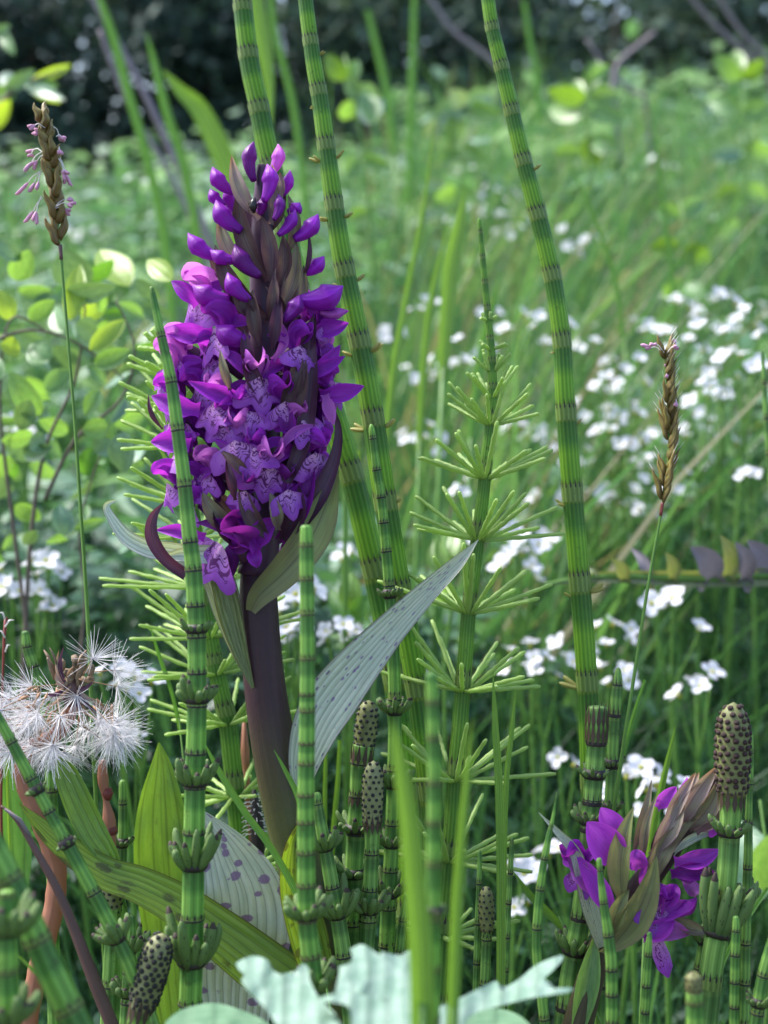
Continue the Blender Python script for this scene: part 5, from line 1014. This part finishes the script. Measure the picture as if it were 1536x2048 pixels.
# pale lobed leaves at the bottom: outlines given their own plane, relief and stalk
import bmesh
def lobed(parent, outline, d_top, d_bot, mat, label=None):
    ys = [p[1] for p in outline]; y0, y1 = min(ys), max(ys); sm = cr(list(outline)+[outline[0]], 3)[:-1]
    bm = bmesh.new(); cx = sum(p[0] for p in outline)/len(outline)
    vs = [bm.verts.new((p[0], p[1], 0)) for p in sm]; bm.faces.new(vs)
    bmesh.ops.triangulate(bm, faces=bm.faces[:]); bmesh.ops.subdivide_edges(bm, edges=bm.edges[:], cuts=2, use_grid_fill=True)
    mb = MB(); bm.verts.index_update()
    for v in bm.verts:
        t = (v.co.y-y0)/(y1-y0); dd = d_top+(d_bot-d_top)*t
        rel = 0.0016*math.sin(v.co.x*.030+1+v.co.y*.02)+.0004*math.sin(v.co.x*.11+v.co.y*.07)
        mb.v.append(tuple(P(v.co.x, v.co.y, dd+rel))); mb.uv.append(((v.co.x-cx)/400+.5, t))
    for f in bm.faces: mb.f.append(tuple(v.index for v in f.verts)); mb.m.append(0)
    bm.free(); return part('leaf', mb, M[mat], parent, label)
def b8(x, y): return (450+x*.358, 1500+y*.358)
lf = thing('lobed_leaf_plant', 'low plant with pale silvery deeply lobed leaves along the bottom edge', 'plant', (0.0, .185, 0))
lobed(lf, [b8(*p) for p in [(60, 1190), (150, 1150), (235, 1172), (262, 1225), (330, 1265), (378, 1300), (398, 1235), (430, 1195), (466, 1218), (478, 1295), (530, 1390), (610, 1470), (660, 1560), (640, 1640), (380, 1640), (230, 1450), (130, 1350), (92, 1285), (118, 1262), (75, 1225)]], .215, .185, 'leaf_pale')
lobed(lf, [b8(*p) for p in [(698, 1112), (760, 1085), (815, 1110), (862, 1145), (885, 1128), (965, 1205), (985, 1150), (1040, 1122), (1062, 1250), (1085, 1500), (1090, 1640), (740, 1640), (700, 1445), (600, 1410), (516, 1402), (580, 1368), (700, 1350), (840, 1382), (905, 1392), (840, 1310), (760, 1270), (690, 1240), (632, 1215), (700, 1190), (712, 1150)]], .212, .18, 'leaf_pale')
def bz(x, y): return (300+x*.586, 1600+y*.586)
lobed(lf, [bz(*p) for p in [(940, 860), (960, 765), (975, 715), (1050, 680), (1120, 645), (1180, 618), (1186, 638), (1162, 664), (1250, 618), (1320, 562), (1400, 530), (1405, 550), (1345, 608), (1285, 645), (1432, 640), (1427, 656), (1300, 676), (1190, 704), (1090, 740), (1020, 860)]], .222, .19, 'leaf_pale')
lobed(lf, [bz(*p) for p in [(1060, 745), (1140, 712), (1220, 718), (1290, 760), (1330, 860), (1040, 860)]], .228, .20, 'leaf_shrub_blue')
lobed(lf, [(330, 2046), (362, 2020), (420, 2006), (470, 2016), (540, 2050), (560, 2110), (400, 2110), (350, 2080)], .225, .20, 'leaf_shrub_blue')
for px in (560, 790, 960, 460):
    mb = MB(); a = P(px, 2080, .186); tube(mb, [a, Vector((a.x*.5, .185, a.z*.5)), Vector((0, .185, 0))], [.0010, .0011, .0014], 8); part('leaf_stalk', mb, M['stalk_green'], lf)
# thistle leaf at right
tl = thing('thistle_leaf', 'long toothed thistle leaf held level across the right side', 'leaf', P(1640, 1500, .46))
dT = .44
sm = cr([(1090, 1168), (1160, 1156), (1240, 1152), (1330, 1156), (1430, 1158), (1560, 1156), (1700, 1230), (1760, 1700)], 5); mb = MB(); tube(mb, [P(a[0], a[1], dT) for a in sm], [ip(i/len(sm), [0, .3, 1], [2, 6, 9])*dT/F_PX for i in range(len(sm))], 8); part('midrib', mb, M['stalk_green'], tl)
blade_px(tl, 'lamina', [(1100, 1168), (1200, 1154), (1330, 1156), (1440, 1158), (1560, 1156), (1680, 1190)], [4, 20, 30, 34, 36, 30], 'leaf_thistle', dT, cup=.5, wave=.10, wf=9)
for (bx, tx, ty, w, mt) in [(1190, 1165, 1136, 26, 'leaf_thistle'), (1250, 1222, 1118, 30, 'leaf_thistle'), (1296, 1262, 1096, 26, 'thistle_back'), (1345, 1330, 1104, 30, 'leaf_thistle'), (1430, 1380, 1094, 56, 'thistle_back'), (1455, 1440, 1070, 40, 'leaf_thistle'), (1490, 1470, 1084, 40, 'thistle_back'), (1540, 1495, 1080, 56, 'thistle_back'), (1400, 1408, 1180, 20, 'thistle_back'), (1496, 1500, 1184, 22, 'thistle_back'), (1310, 1300, 1180, 20, 'leaf_thistle'), (1580, 1560, 1070, 50, 'leaf_thistle')]:
    lance(tl, 'lobe', (bx, 1164, 0), (tx, ty, random.uniform(-30, 60)), w*.95, mt, dT, bend=.15, tilt=random.uniform(-.3, .3), base=1.0)
# ------------------------------------------------------------------ willow shrub with rounded leaves at left
def ovate(parent, c, t, w, mat, d, dz=0, cup=.25, tilt=0, name='leaf'):
    n = 10; mb = MB(); A = P(c[0], c[1], d); B = P(t[0], t[1], d+dz); pts = []; ws = []
    nrm = (CAM-A).normalized(); L = (B-A).length
    for i in range(n+1):
        s = i/n; pts.append(A.lerp(B, s)+nrm*(L*.12*math.sin(PI*s))); ws.append(max(.02, math.sin(PI*min(1, s**.85*.97+.02))**.75)*w*d/F_PX)
    blade(mb, pts, ws, tilt, 6, cup); return part(name, mb, M[mat], parent)
wl = thing('willow_bush', 'low bush with rounded grey green leaves and yellow young tips at left', 'bush', P(60, 1500, .45))
for pth, w in [([(40, 1500), (60, 1100), (90, 900), (150, 760), (170, 620), (165, 560)], 8), ([(60, 1300), (20, 1000), (0, 800), (20, 640), (90, 660)], 7), ([(90, 1000), (150, 880), (240, 800), (270, 700), (232, 600)], 7), ([(150, 1400), (170, 1200), (160, 1050), (210, 880)], 6), ([(-60, 700), (60, 660), (160, 690), (250, 760)], 6)]:
    mb = MB(); s_ = cr([(a[0], a[1]) for a in pth], 5); tube(mb, [P(a[0], a[1], .45) for a in s_], [w*.45/F_PX/2*(1.3-.9*i/len(s_)) for i in range(len(s_))], 7); part('twig', mb, M['twig'], wl)
YL, GL, BLU = 'leaf_shrub_young', 'leaf_shrub', 'leaf_shrub_blue'
for c, t, w, mt in [((258, 572), (200, 500), 70, YL), ((345, 560), (295, 520), 44, YL), ((140, 640), (160, 530), 46, YL), ((165, 640), (215, 585), 44, YL), ((20, 640), (0, 580), 44, YL), ((165, 570), (120, 500), 80, BLU), ((130, 590), (230, 575), 50, BLU), ((150, 650), (195, 680), 62, BLU), ((10, 660), (120, 720), 50, BLU), ((60, 640), (110, 600), 40, GL),
                 ((80, 830), (20, 745), 56, GL), ((60, 800), (40, 860), 46, BLU), ((245, 865), (245, 945), 62, BLU), ((230, 850), (290, 830), 40, GL), ((215, 855), (165, 860), 44, GL), ((220, 880), (190, 905), 50, BLU), ((130, 1075), (175, 1010), 46, GL), ((130, 1070), (120, 1010), 46, BLU), ((150, 1060), (210, 1040), 26, GL), ((70, 1060), (50, 1090), 30, BLU),
                 ((0, 760), (-40, 700), 50, GL), ((190, 730), (260, 700), 40, GL), ((100, 720), (60, 690), 60, GL), ((180, 700), (250, 640), 40, YL), ((40, 700), (0, 690), 44, YL), ((20, 950), (-20, 1000), 50, BLU), ((90, 780), (140, 740), 44, GL), ((30, 560), (60, 500), 50, GL), ((200, 780), (170, 830), 36, GL),
                 ((60, 900), (90, 870), 40, BLU), ((10, 880), (60, 920), 40, BLU), ((30, 1010), (80, 1040), 40, GL), ((270, 560), (320, 600), 36, BLU), ((110, 690), (150, 760), 60, BLU), ((-10, 480), (40, 520), 46, BLU)]:
    ovate(wl, c, t, w, mt, .45+random.uniform(-.03, .03), random.uniform(-.01, .02), tilt=random.uniform(-.5, .5))
rw = random.Random(5)
for k in range(60):
    x, y = rw.uniform(-30, 290), rw.uniform(520, 1100); a = rw.uniform(0, 2*PI); l = rw.uniform(38, 75)
    ovate(wl, (x, y), (x+math.cos(a)*l, y+math.sin(a)*l*.8), rw.uniform(26, 50), rw.choice((GL, GL, BLU, BLU, 'grass_mid')), .45+rw.uniform(.01, .09), rw.uniform(-.02, .02), cup=rw.uniform(.1, .6), tilt=rw.uniform(-1.1, 1.1))
# upper left twig of leaves
tw = thing('willow_twig', 'pale blurred willow twig entering from the left edge above the grass head', 'twig', P(-250, 400, .8))
mb = MB(); tube(mb, [P(-250, 400, .8), P(-60, 260, .8), P(40, 170, .8), (P(125, 140, .8))], [.003, .002, .0015, .0008], 7); part('stem', mb, M['twig'], tw)
for c, t, w, mt in [((60, 165), (142, 130), 22, YL), ((50, 170), (130, 200), 26, BLU), ((40, 180), (0, 150), 40, 'leaf_pale'), ((30, 180), (-20, 210), 44, GL), ((70, 165), (115, 172), 24, GL), ((0, 60), (30, 110), 26, GL), ((-10, 70), (20, 50), 24, BLU), ((60, 180), (120, 205), 16, YL), ((10, 180), (70, 140), 30, BLU), ((-30, 260), (20, 200), 40, YL)]:
    ovate(tw, c, t, w, mt, .8, random.uniform(-.03, .03), tilt=random.uniform(-.4, .4))
# ------------------------------------------------------------------ middle distance plants
for lab, path, w, mt, d in [
    ('broad bright reed blade rising behind the top of the orchid', [(326, 140), (360, 180), (400, 220), (440, 300), (462, 360), (480, 500), (490, 700)], [3, 24, 38, 44, 44, 38, 30], 'grass_bright', .85),
    ('long green blade leaning left across the dark hedge', [(185, -40), (225, 70), (258, 190), (290, 300), (330, 480), (350, 700)], [10, 17, 18, 18, 18, 16], 'grass_mid', .9),
    ('pointed green blade next to the dead stalks on the hedge', [(292, 66), (310, 130), (335, 230), (365, 320), (395, 480), (410, 700)], [2, 14, 18, 18, 16, 14], 'grass_mid', .9),
    ('wide grass blade touching the left tall horsetail near the top edge', [(500, -60), (520, 60), (535, 140), (540, 220), (530, 400)], [30, 34, 26, 14, 12], 'grass_bright', .75),
    ('blurred grey green blade between the two tall horsetails', [(540, -40), (548, 60), (570, 140), (590, 230), (610, 400), (620, 700)], [10, 14, 14, 14, 14, 14], 'grass_mid', 1.1),
    ('upright blurred green stem against the hedge right of the middle', [(830, -40), (826, 120), (822, 260), (820, 420)], [10, 14, 16, 16], 'grass_mid', 1.4),
    ('faint grey green stem against the hedge above the low leaves', [(735, 20), (755, 100), (775, 190), (790, 320)], [10, 14, 16, 16], 'grass_mid', 1.5),
    ('faint curved stem against the hedge left of the nettle-leaved shoot', [(1048, 0), (1062, 90), (1075, 160), (1078, 260)], [10, 12, 14, 14], 'grass_mid', 1.5),
    ('bright blurred blade standing left of the branched horsetail', [(930, 380), (920, 450), (905, 520), (895, 620), (885, 760)], [3, 26, 34, 30, 22], 'grass_bright', .62),
    ('broad blade leaning behind the branched horsetail foot', [(1000, 540), (985, 620), (960, 720), (940, 900)], [3, 14, 18, 16], 'grass_mid', .6),
    ('slanting bright blade behind the second tall horsetail', [(868, 250), (850, 400), (820, 560), (790, 720), (770, 900)], [2, 9, 12, 14, 12], 'grass_bright', .55),
    ('slanting blade crossing the meadow near the middle', [(905, 420), (870, 560), (850, 700), (838, 900)], [2, 12, 16, 14], 'grass_bright', .58),
    ('long straight blade far right among the flowers', [(1300, 180), (1320, 360), (1345, 560), (1350, 760)], [2, 8, 10, 10], 'grass_mid', .8),
    ('slanting dark blade right of the arching horsetail', [(1140, 330), (1190, 440), (1230, 560), (1250, 700)], [3, 8, 10, 10], 'grass_mid', .7)]:
    leaf_thing('tall_reed', lab, 'blade', path, w, mt, d, cup=.35, nu=4, group='tall blades standing in the meadow')
for lab, pth, w, d in [('upper grey dead stalk leaning across the hedge at left', [(165, -40), (215, 50), (260, 130), (310, 230), (345, 310), (420, 480)], 16, 1.0),
                       ('lower grey dead stalk leaning across the hedge at left', [(200, 60), (240, 170), (280, 250), (330, 330), (400, 470)], 12, 1.05),
                       ('thin reddish dead twig slanting over the hedge near the middle', [(850, -20), (905, 60), (970, 110), (1010, 150)], 12, 1.8),
                       ('long grey twig slanting at the top right corner', [(1370, -20), (1430, 50), (1500, 110), (1560, 150)], 11, 1.6),
                       ('pale forked grass stalk pointing up right on the hedge', [(1310, 65), (1265, 100), (1235, 130), (1225, 180)], 12, 1.5),
                       ('grey twig right of the nettle-leaved shoot', [(1175, 80), (1215, 140), (1260, 180), (1290, 190)], 10, 1.6),
                       ('straight grey stalk at the upper right corner', [(1430, -20), (1480, 60), (1540, 120)], 10, 1.7)]:
    last = P(pth[-1][0], pth[-1][1], d); g = gz(last.x, last.y)
    th = thing('dead_stalk', lab, 'stalk', (last.x+.05, last.y, g), 'dead stalks before the hedge'); mb = MB(); s_ = cr(pth, 5)
    tube(mb, [P(a[0], a[1], d) for a in s_]+[last+Vector((.03, 0, -(last.z-g)*.5)), Vector((last.x+.05, last.y, g))], [w*d/F_PX/2*ip(i/len(s_), [0, 1], [.7, 1]) for i in range(len(s_)+2)], 7); part('stem', mb, M['twig_grey'], th)
def leafy(label, base, top, d, leaves, name='leafy_shoot', cat='plant', sw=8):
    g0 = P(base[0], base[1], d); gzv = gz(g0.x, g0.y); th = thing(name, label, cat, (g0.x, g0.y, gzv), 'leafy shoots standing in the meadow')
    tp = P(top[0], top[1], d); mb = MB(); tube(mb, [Vector((g0.x, g0.y, gzv)), g0, g0.lerp(tp, .5)+Vector((.004, 0, 0)), tp], [sw*d/F_PX*.6, sw*d/F_PX*.55, sw*d/F_PX*.45, sw*d/F_PX*.3], 7); part('stem', mb, M['stalk_green'], th)
    for c, t, w, mt in leaves: ovate(th, c, t, w, mt, d, random.uniform(-.03, .04)*d, cup=.3, tilt=random.uniform(-.5, .5))
leafy('nettle-leaved bright green shoot standing before the hedge at upper right', (1170, 600), (1175, 170), 1.05,
      [((1170, 200), (1095, 180), 44, 'leaf_dock'), ((1180, 200), (1240, 190), 46, 'leaf_dock'), ((1175, 180), (1195, 120), 36, 'leaf_dock'), ((1165, 190), (1150, 160), 30, 'leaf_dock'), ((1175, 270), (1195, 330), 50, 'leaf_dock'), ((1165, 230), (1100, 215), 50, 'leaf_dock'), ((1180, 225), (1250, 240), 44, GL), ((1165, 210), (1130, 240), 36, BLU), ((1180, 160), (1220, 130), 26, GL), ((1160, 300), (1110, 310), 40, GL), ((1185, 280), (1240, 300), 40, GL), ((1165, 340), (1120, 380), 44, GL)])
leafy('shoot with drooping round pale leaves behind the arching horsetail', (900, 600), (925, 200), 1.0,
      [((930, 210), (860, 240), 50, BLU), ((925, 205), (985, 190), 44, BLU), ((915, 235), (905, 300), 48, 'leaf_dock'), ((930, 215), (900, 180), 40, 'leaf_pale'), ((940, 215), (1000, 230), 40, GL), ((880, 240), (850, 275), 34, 'leaf_pale'), ((920, 300), (880, 330), 40, GL), ((925, 300), (970, 320), 40, GL), ((915, 380), (960, 400), 40, GL), ((912, 380), (870, 400), 40, GL)])
leafy('shoot with grey green paired leaves behind the second tall horsetail', (745, 500), (690, 110), .95,
      [((690, 160), (650, 110), 40, 'leaf_dock'), ((700, 160), (715, 120), 36, GL), ((720, 190), (690, 160), 36, BLU), ((735, 190), (745, 250), 48, GL), ((715, 180), (760, 200), 44, BLU), ((740, 230), (770, 200), 30, 'leaf_pale'), ((700, 200), (690, 240), 40, GL), ((735, 250), (720, 215), 30, 'leaf_pale'), ((720, 320), (690, 350), 40, GL), ((725, 320), (780, 330), 36, GL), ((740, 420), (700, 440), 40, GL)])
leafy('bushy yellow green shoot against the hedge at the right edge', (1490, 500), (1480, 110), 1.25,
      [((1480, 160), (1430, 110), 40, GL), ((1485, 160), (1530, 120), 40, 'leaf_dock'), ((1480, 150), (1470, 100), 36, 'leaf_dock'), ((1480, 220), (1420, 200), 44, GL), ((1485, 230), (1540, 210), 44, GL), ((1480, 300), (1420, 310), 44, BLU), ((1485, 300), (1545, 310), 44, GL), ((1480, 380), (1430, 400), 44, 'leaf_dock'), ((1485, 380), (1540, 400), 44, GL), ((1480, 450), (1440, 480), 44, GL)])
leafy('yellow green shoot among the flowers at the right, behind the grass head', (1380, 650), (1360, 400), .85,
      [((1360, 430), (1310, 420), 44, GL), ((1365, 430), (1410, 400), 44, GL), ((1360, 490), (1300, 500), 44, 'leaf_dock'), ((1365, 500), (1420, 520), 50, 'leaf_dock'), ((1365, 560), (1330, 600), 44, GL), ((1365, 570), (1410, 600), 40, GL)])
leafy('dark green leafy shoot in the shade right of the orchid stem', (705, 1400), (702, 1150), .46,
      [((705, 1220), (700, 1145), 50, 'leaf_dock'), ((705, 1240), (735, 1190), 36, 'grass_mid'), ((705, 1260), (660, 1180), 44, 'grass_mid'), ((705, 1300), (660, 1270), 36, 'grass_mid')])
leafy('broad yellow green leaf pair behind the branched horsetail', (890, 1300), (885, 1060), .48,
      [((890, 1130), (905, 1050), 56, 'leaf_dock'), ((888, 1150), (870, 1080), 50, 'leaf_dock'), ((890, 1200), (850, 1170), 40, GL), ((892, 1210), (940, 1190), 36, GL)])
leafy('large grey green leaf low at the right edge behind the largest cone', (1530, 2060), (1520, 1600), .42,
      [((1520, 1800), (1470, 1640), 110, BLU), ((1525, 1780), (1580, 1650), 100, GL)])
leafy('narrow bright leaf pair behind the left horsetail stem', (690, 1000), (680, 790), .45, [((690, 960), (682, 830), 34, 'leaf_dock'), ((690, 980), (720, 900), 24, 'leaf_dock')])
# ------------------------------------------------------------------ white bittercress
def petal_mesh(seed):
    r = random.Random(seed); mb = MB(); n = 6
    pts = [(0, i/n, 0.10+0.25*math.sin(i/n*1.6)) for i in range(n+1)]; ws = [0.25, 0.5, 0.8, 1.0, 1.02, 0.85, 0.4]
    blade(mb, pts, [w*.82 for w in ws], 0, 4, r.uniform(-.1, .25), wave=.03, normal=(0, 0, 1)); return mb.mesh('petal', M['petal_white'])
PET = [petal_mesh(i) for i in range(3)]
def eye_mesh():
    mb = MB(); tube(mb, [(0, 0, -0.35), (0, 0, -.05), (0, 0, .22), (0, 0, .30)], [0.08, 0.20, 0.20, 0.08], 8); return mb.mesh('flower', M['flower_eye'])
EYE = eye_mesh()
def whole_flower():
    mb = MB(); tube(mb, [(0, 0, -0.35), (0, 0, -.05), (0, 0, .22), (0, 0, .30)], [0.08, 0.20, 0.20, 0.08], 6, m=1)
    for k in range(4):
        a = PI/2*k; b = len(mb.v); pts = [(math.cos(a)*t, math.sin(a)*t, .10+.25*math.sin(t*1.6)) for t in (0, .3, .65, 1.0)]
        blade(mb, pts, [.2, .65, .84, .45], 0, 2, .1, normal=(0, 0, 1))
    return mb.mesh('flower', [M['petal_white'], M['flower_eye']])
WF = whole_flower()
LAND = [('the branched horsetail', 950, 900), ('the arching bare horsetail', 1120, 700), ('the one-sided grass head', 1335, 860), ('the level thistle leaf', 1400, 1150), ('the spotted leaf tip', 957, 1079), ('the largest cone', 1467, 1500), ('the capped horsetail', 1195, 1440),
        ('the second orchid', 1290, 1700), ('the seed head', 140, 1420), ('the willow bush', 130, 760), ('the orchid stem', 545, 1350), ('the white curled leaf tip', 225, 1010), ('the nettle-leaved shoot', 1175, 230), ('the second tall horsetail', 700, 700)]
used = {}
def cress_label(px, py, nf, far):
    nm, lx, ly = min(LAND, key=lambda l: (l[1]-px)**2+(l[2]-py)**2)
    dx, dy = px-lx, py-ly
    rel = ('right of' if dx > 0 else 'left of') if abs(dx) > abs(dy) else ('above' if dy < 0 else 'below')
    size = 'single-flowered' if nf <= 2 else 'small' if nf <= 4 else 'broad'
    dist = int(math.hypot(dx, dy)/45); step = ['right beside', 'close', 'a little way', 'some way', 'well', 'far', 'far'][min(6, dist)]
    lab = f'{size} white bittercress head {step} {rel} {nm}'.replace('right beside right of', 'just right of').replace('right beside left of', 'just left of').replace('right beside above', 'just above').replace('right beside below', 'just below')
    k = used.get(lab, 0); used[lab] = k+1
    if k: lab += [', next out', ', third out', ', fourth out', ', fifth out', ', sixth out', ', seventh out', ', eighth out', ', ninth out'][min(7, k-1)]
    return lab
rc = random.Random(21)
def cress(px, py, d, nf, spread, fs=.0062, near=True):
    top = P(px, py, d); g = gz(top.x, top.y); base = Vector((top.x+rc.uniform(-.02, .02), top.y+rc.uniform(-.02, .02), g))
    if base.z > top.z-.02: base.z = top.z-.02
    th = thing('bittercress', cress_label(px, py, nf, not near), 'flower', base, 'white bittercress in the meadow')
    fork = base.lerp(top, .86)-Vector((0, 0, .004)); mb = MB(); tube(mb, [base, base.lerp(fork, .5)+Vector((rc.uniform(-.006, .006), 0, 0)), fork], [.0011, .0010, .0009], 6, cap=False)
    pos = []
    for k in range(nf):
        a = 2*PI*k/max(1, nf)+rc.uniform(-.4, .4); rr = spread*(0.25+.75*rc.random()**.6) if nf > 1 else 0
        p = top+Vector((math.cos(a)*rr, math.sin(a)*rr, rc.uniform(-1.0, .5)*rr)); pos.append(p)
        tube(mb, [fork, fork.lerp(p, .55)+Vector((0, 0, -.002)), p-Vector((0, 0, .0015))], [.0005, .00045, .0004], 4, cap=False)
    part('stem', mb, M['stalk_green'], th)
    for p in pos:
        o = Vector((p.x-top.x, p.y-top.y, 0)); o = o/max(.001, spread)
        n = (Vector((0, -.35, 1))+o*.9+Vector((rc.gauss(0, .4), rc.gauss(0, .4), 0))).normalized(); x, y = perp(n); s = fs*rc.uniform(.8, 1.15)
        if near:
            f = inst('flower', EYE, basis(x, y, n, p, s), th); a0 = rc.uniform(0, PI)
            for k in range(4):
                q = link('petal', PET[rc.randrange(3)], f); q.matrix_local = Matrix.Rotation(a0+PI/2*k+rc.uniform(-.15, .15), 4, 'Z')@Matrix.Rotation(rc.uniform(-.1, .25), 4, 'X')
        else: inst('flower', WF, basis(x, y, n, p, s), th)
for px, py, d, nf, sp in [(845, 755, .72, 2, .008), (905, 720, .72, 5, .016), (950, 700, .75, 4, .016), (850, 855, .66, 6, .013), (1100, 655, .70, 4, .014), (1180, 690, .74, 5, .014), (1300, 570+80, .8, 2, .008), (1365, 600, .8, 2, .01), (1450, 610, .66, 5, .015), (1500, 640, .64, 6, .018), (1490, 710, .62, 3, .012),
                          (1360, 680, .7, 6, .02), (1240, 740, .68, 6, .016), (1220, 800, .70, 7, .022), (1180, 830, .72, 5, .018), (1240, 845, .68, 5, .014), (1400, 780, .64, 4, .014), (1440, 760, .66, 4, .012), (1335, 845, .66, 5, .016), (1400, 830, .7, 3, .012), (1060, 860, .72, 4, .012), (1090, 870, .75, 3, .01),
                          (1320, 940, .62, 6, .018), (1200, 960, .66, 6, .02), (1100, 980, .7, 4, .014), (1170, 990, .72, 4, .014), (1260, 1010, .68, 5, .016), (1300, 1015, .66, 4, .012), (1060, 1090, .56, 5, .013), (1040, 1130, .56, 4, .010), (1000, 1060, .6, 3, .012), (940, 960, .6, 3, .01), (1340, 1195, .52, 4, .012), (1060, 1300, .52, 4, .011), (1085, 1330, .52, 2, .008),
                          (1230, 1260, .54, 4, .010), (1220, 1340, .52, 4, .011), (1390, 1360, .50, 3, .008), (1150, 1290, .54, 3, .008), (1260, 1560, .44, 4, .009), (1335, 1590, .42, 3, .009), (1285, 1540, .45, 2, .006), (1130, 1520, .5, 1, .004), (1120, 1700, .48, 2, .006), (1040, 1745, .46, 3, .006), (1040, 1810, .46, 1, .003),
                          (60, 1140, .5, 6, .012), (95, 1125, .5, 3, .007), (30, 1180, .5, 2, .006), (100, 1215, .5, 1, .003), (35, 840, .6, 4, .011), (60, 870, .6, 2, .008), (240, 1345, .42, 3, .008), (275, 1355, .42, 3, .007), (570, 1240, .45, 4, .008), (578, 1270, .45, 2, .006), (690, 1255, .46, 4, .009), (715, 1265, .46, 2, .006), (585, 1190, .46, 3, .007), (260, 1480, .42, 1, .003),
                          (290, 365, 1.3, 4, .018), (1000, 385, 1.25, 7, .045), (950, 395, 1.25, 5, .028), (1040, 420, 1.3, 6, .03), (930, 335, 1.5, 4, .02), (910, 362, 1.5, 4, .02), (1160, 480, 1.0, 3, .015), (1180, 475, 1.0, 2, .01), (1140, 500, 1.0, 2, .01), (1030, 455, 1.1, 2, .01), (1020, 640, .75, 2, .008), (970, 620, .8, 2, .008), (1330, 320, 1.4, 3, .015), (780, 660, .8, 2, .008), (1155, 905, .7, 4, .014), (1440, 900, .7, 3, .012), (1500, 950, .6, 2, .008), (1270, 900, .72, 3, .012), (690, 1110, .55, 2, .006)]:
    cress(px, py, d, nf+1, sp*.95, .0041*rc.uniform(.8, 1.2))
for k in range(60):
    d = rc.uniform(.75, 2.4); px = rc.uniform(820, 1560) if k % 9 else rc.uniform(-20, 400)
    py = 560+rc.uniform(40, 520)*(.75/d)-60*(d-1) if px > 800 else rc.uniform(330, 560)
    cress(px, py, d, rc.randint(2, 5), 0.009+.006*d, .0041, near=d < .9)
print('objects', len(bpy.data.objects))
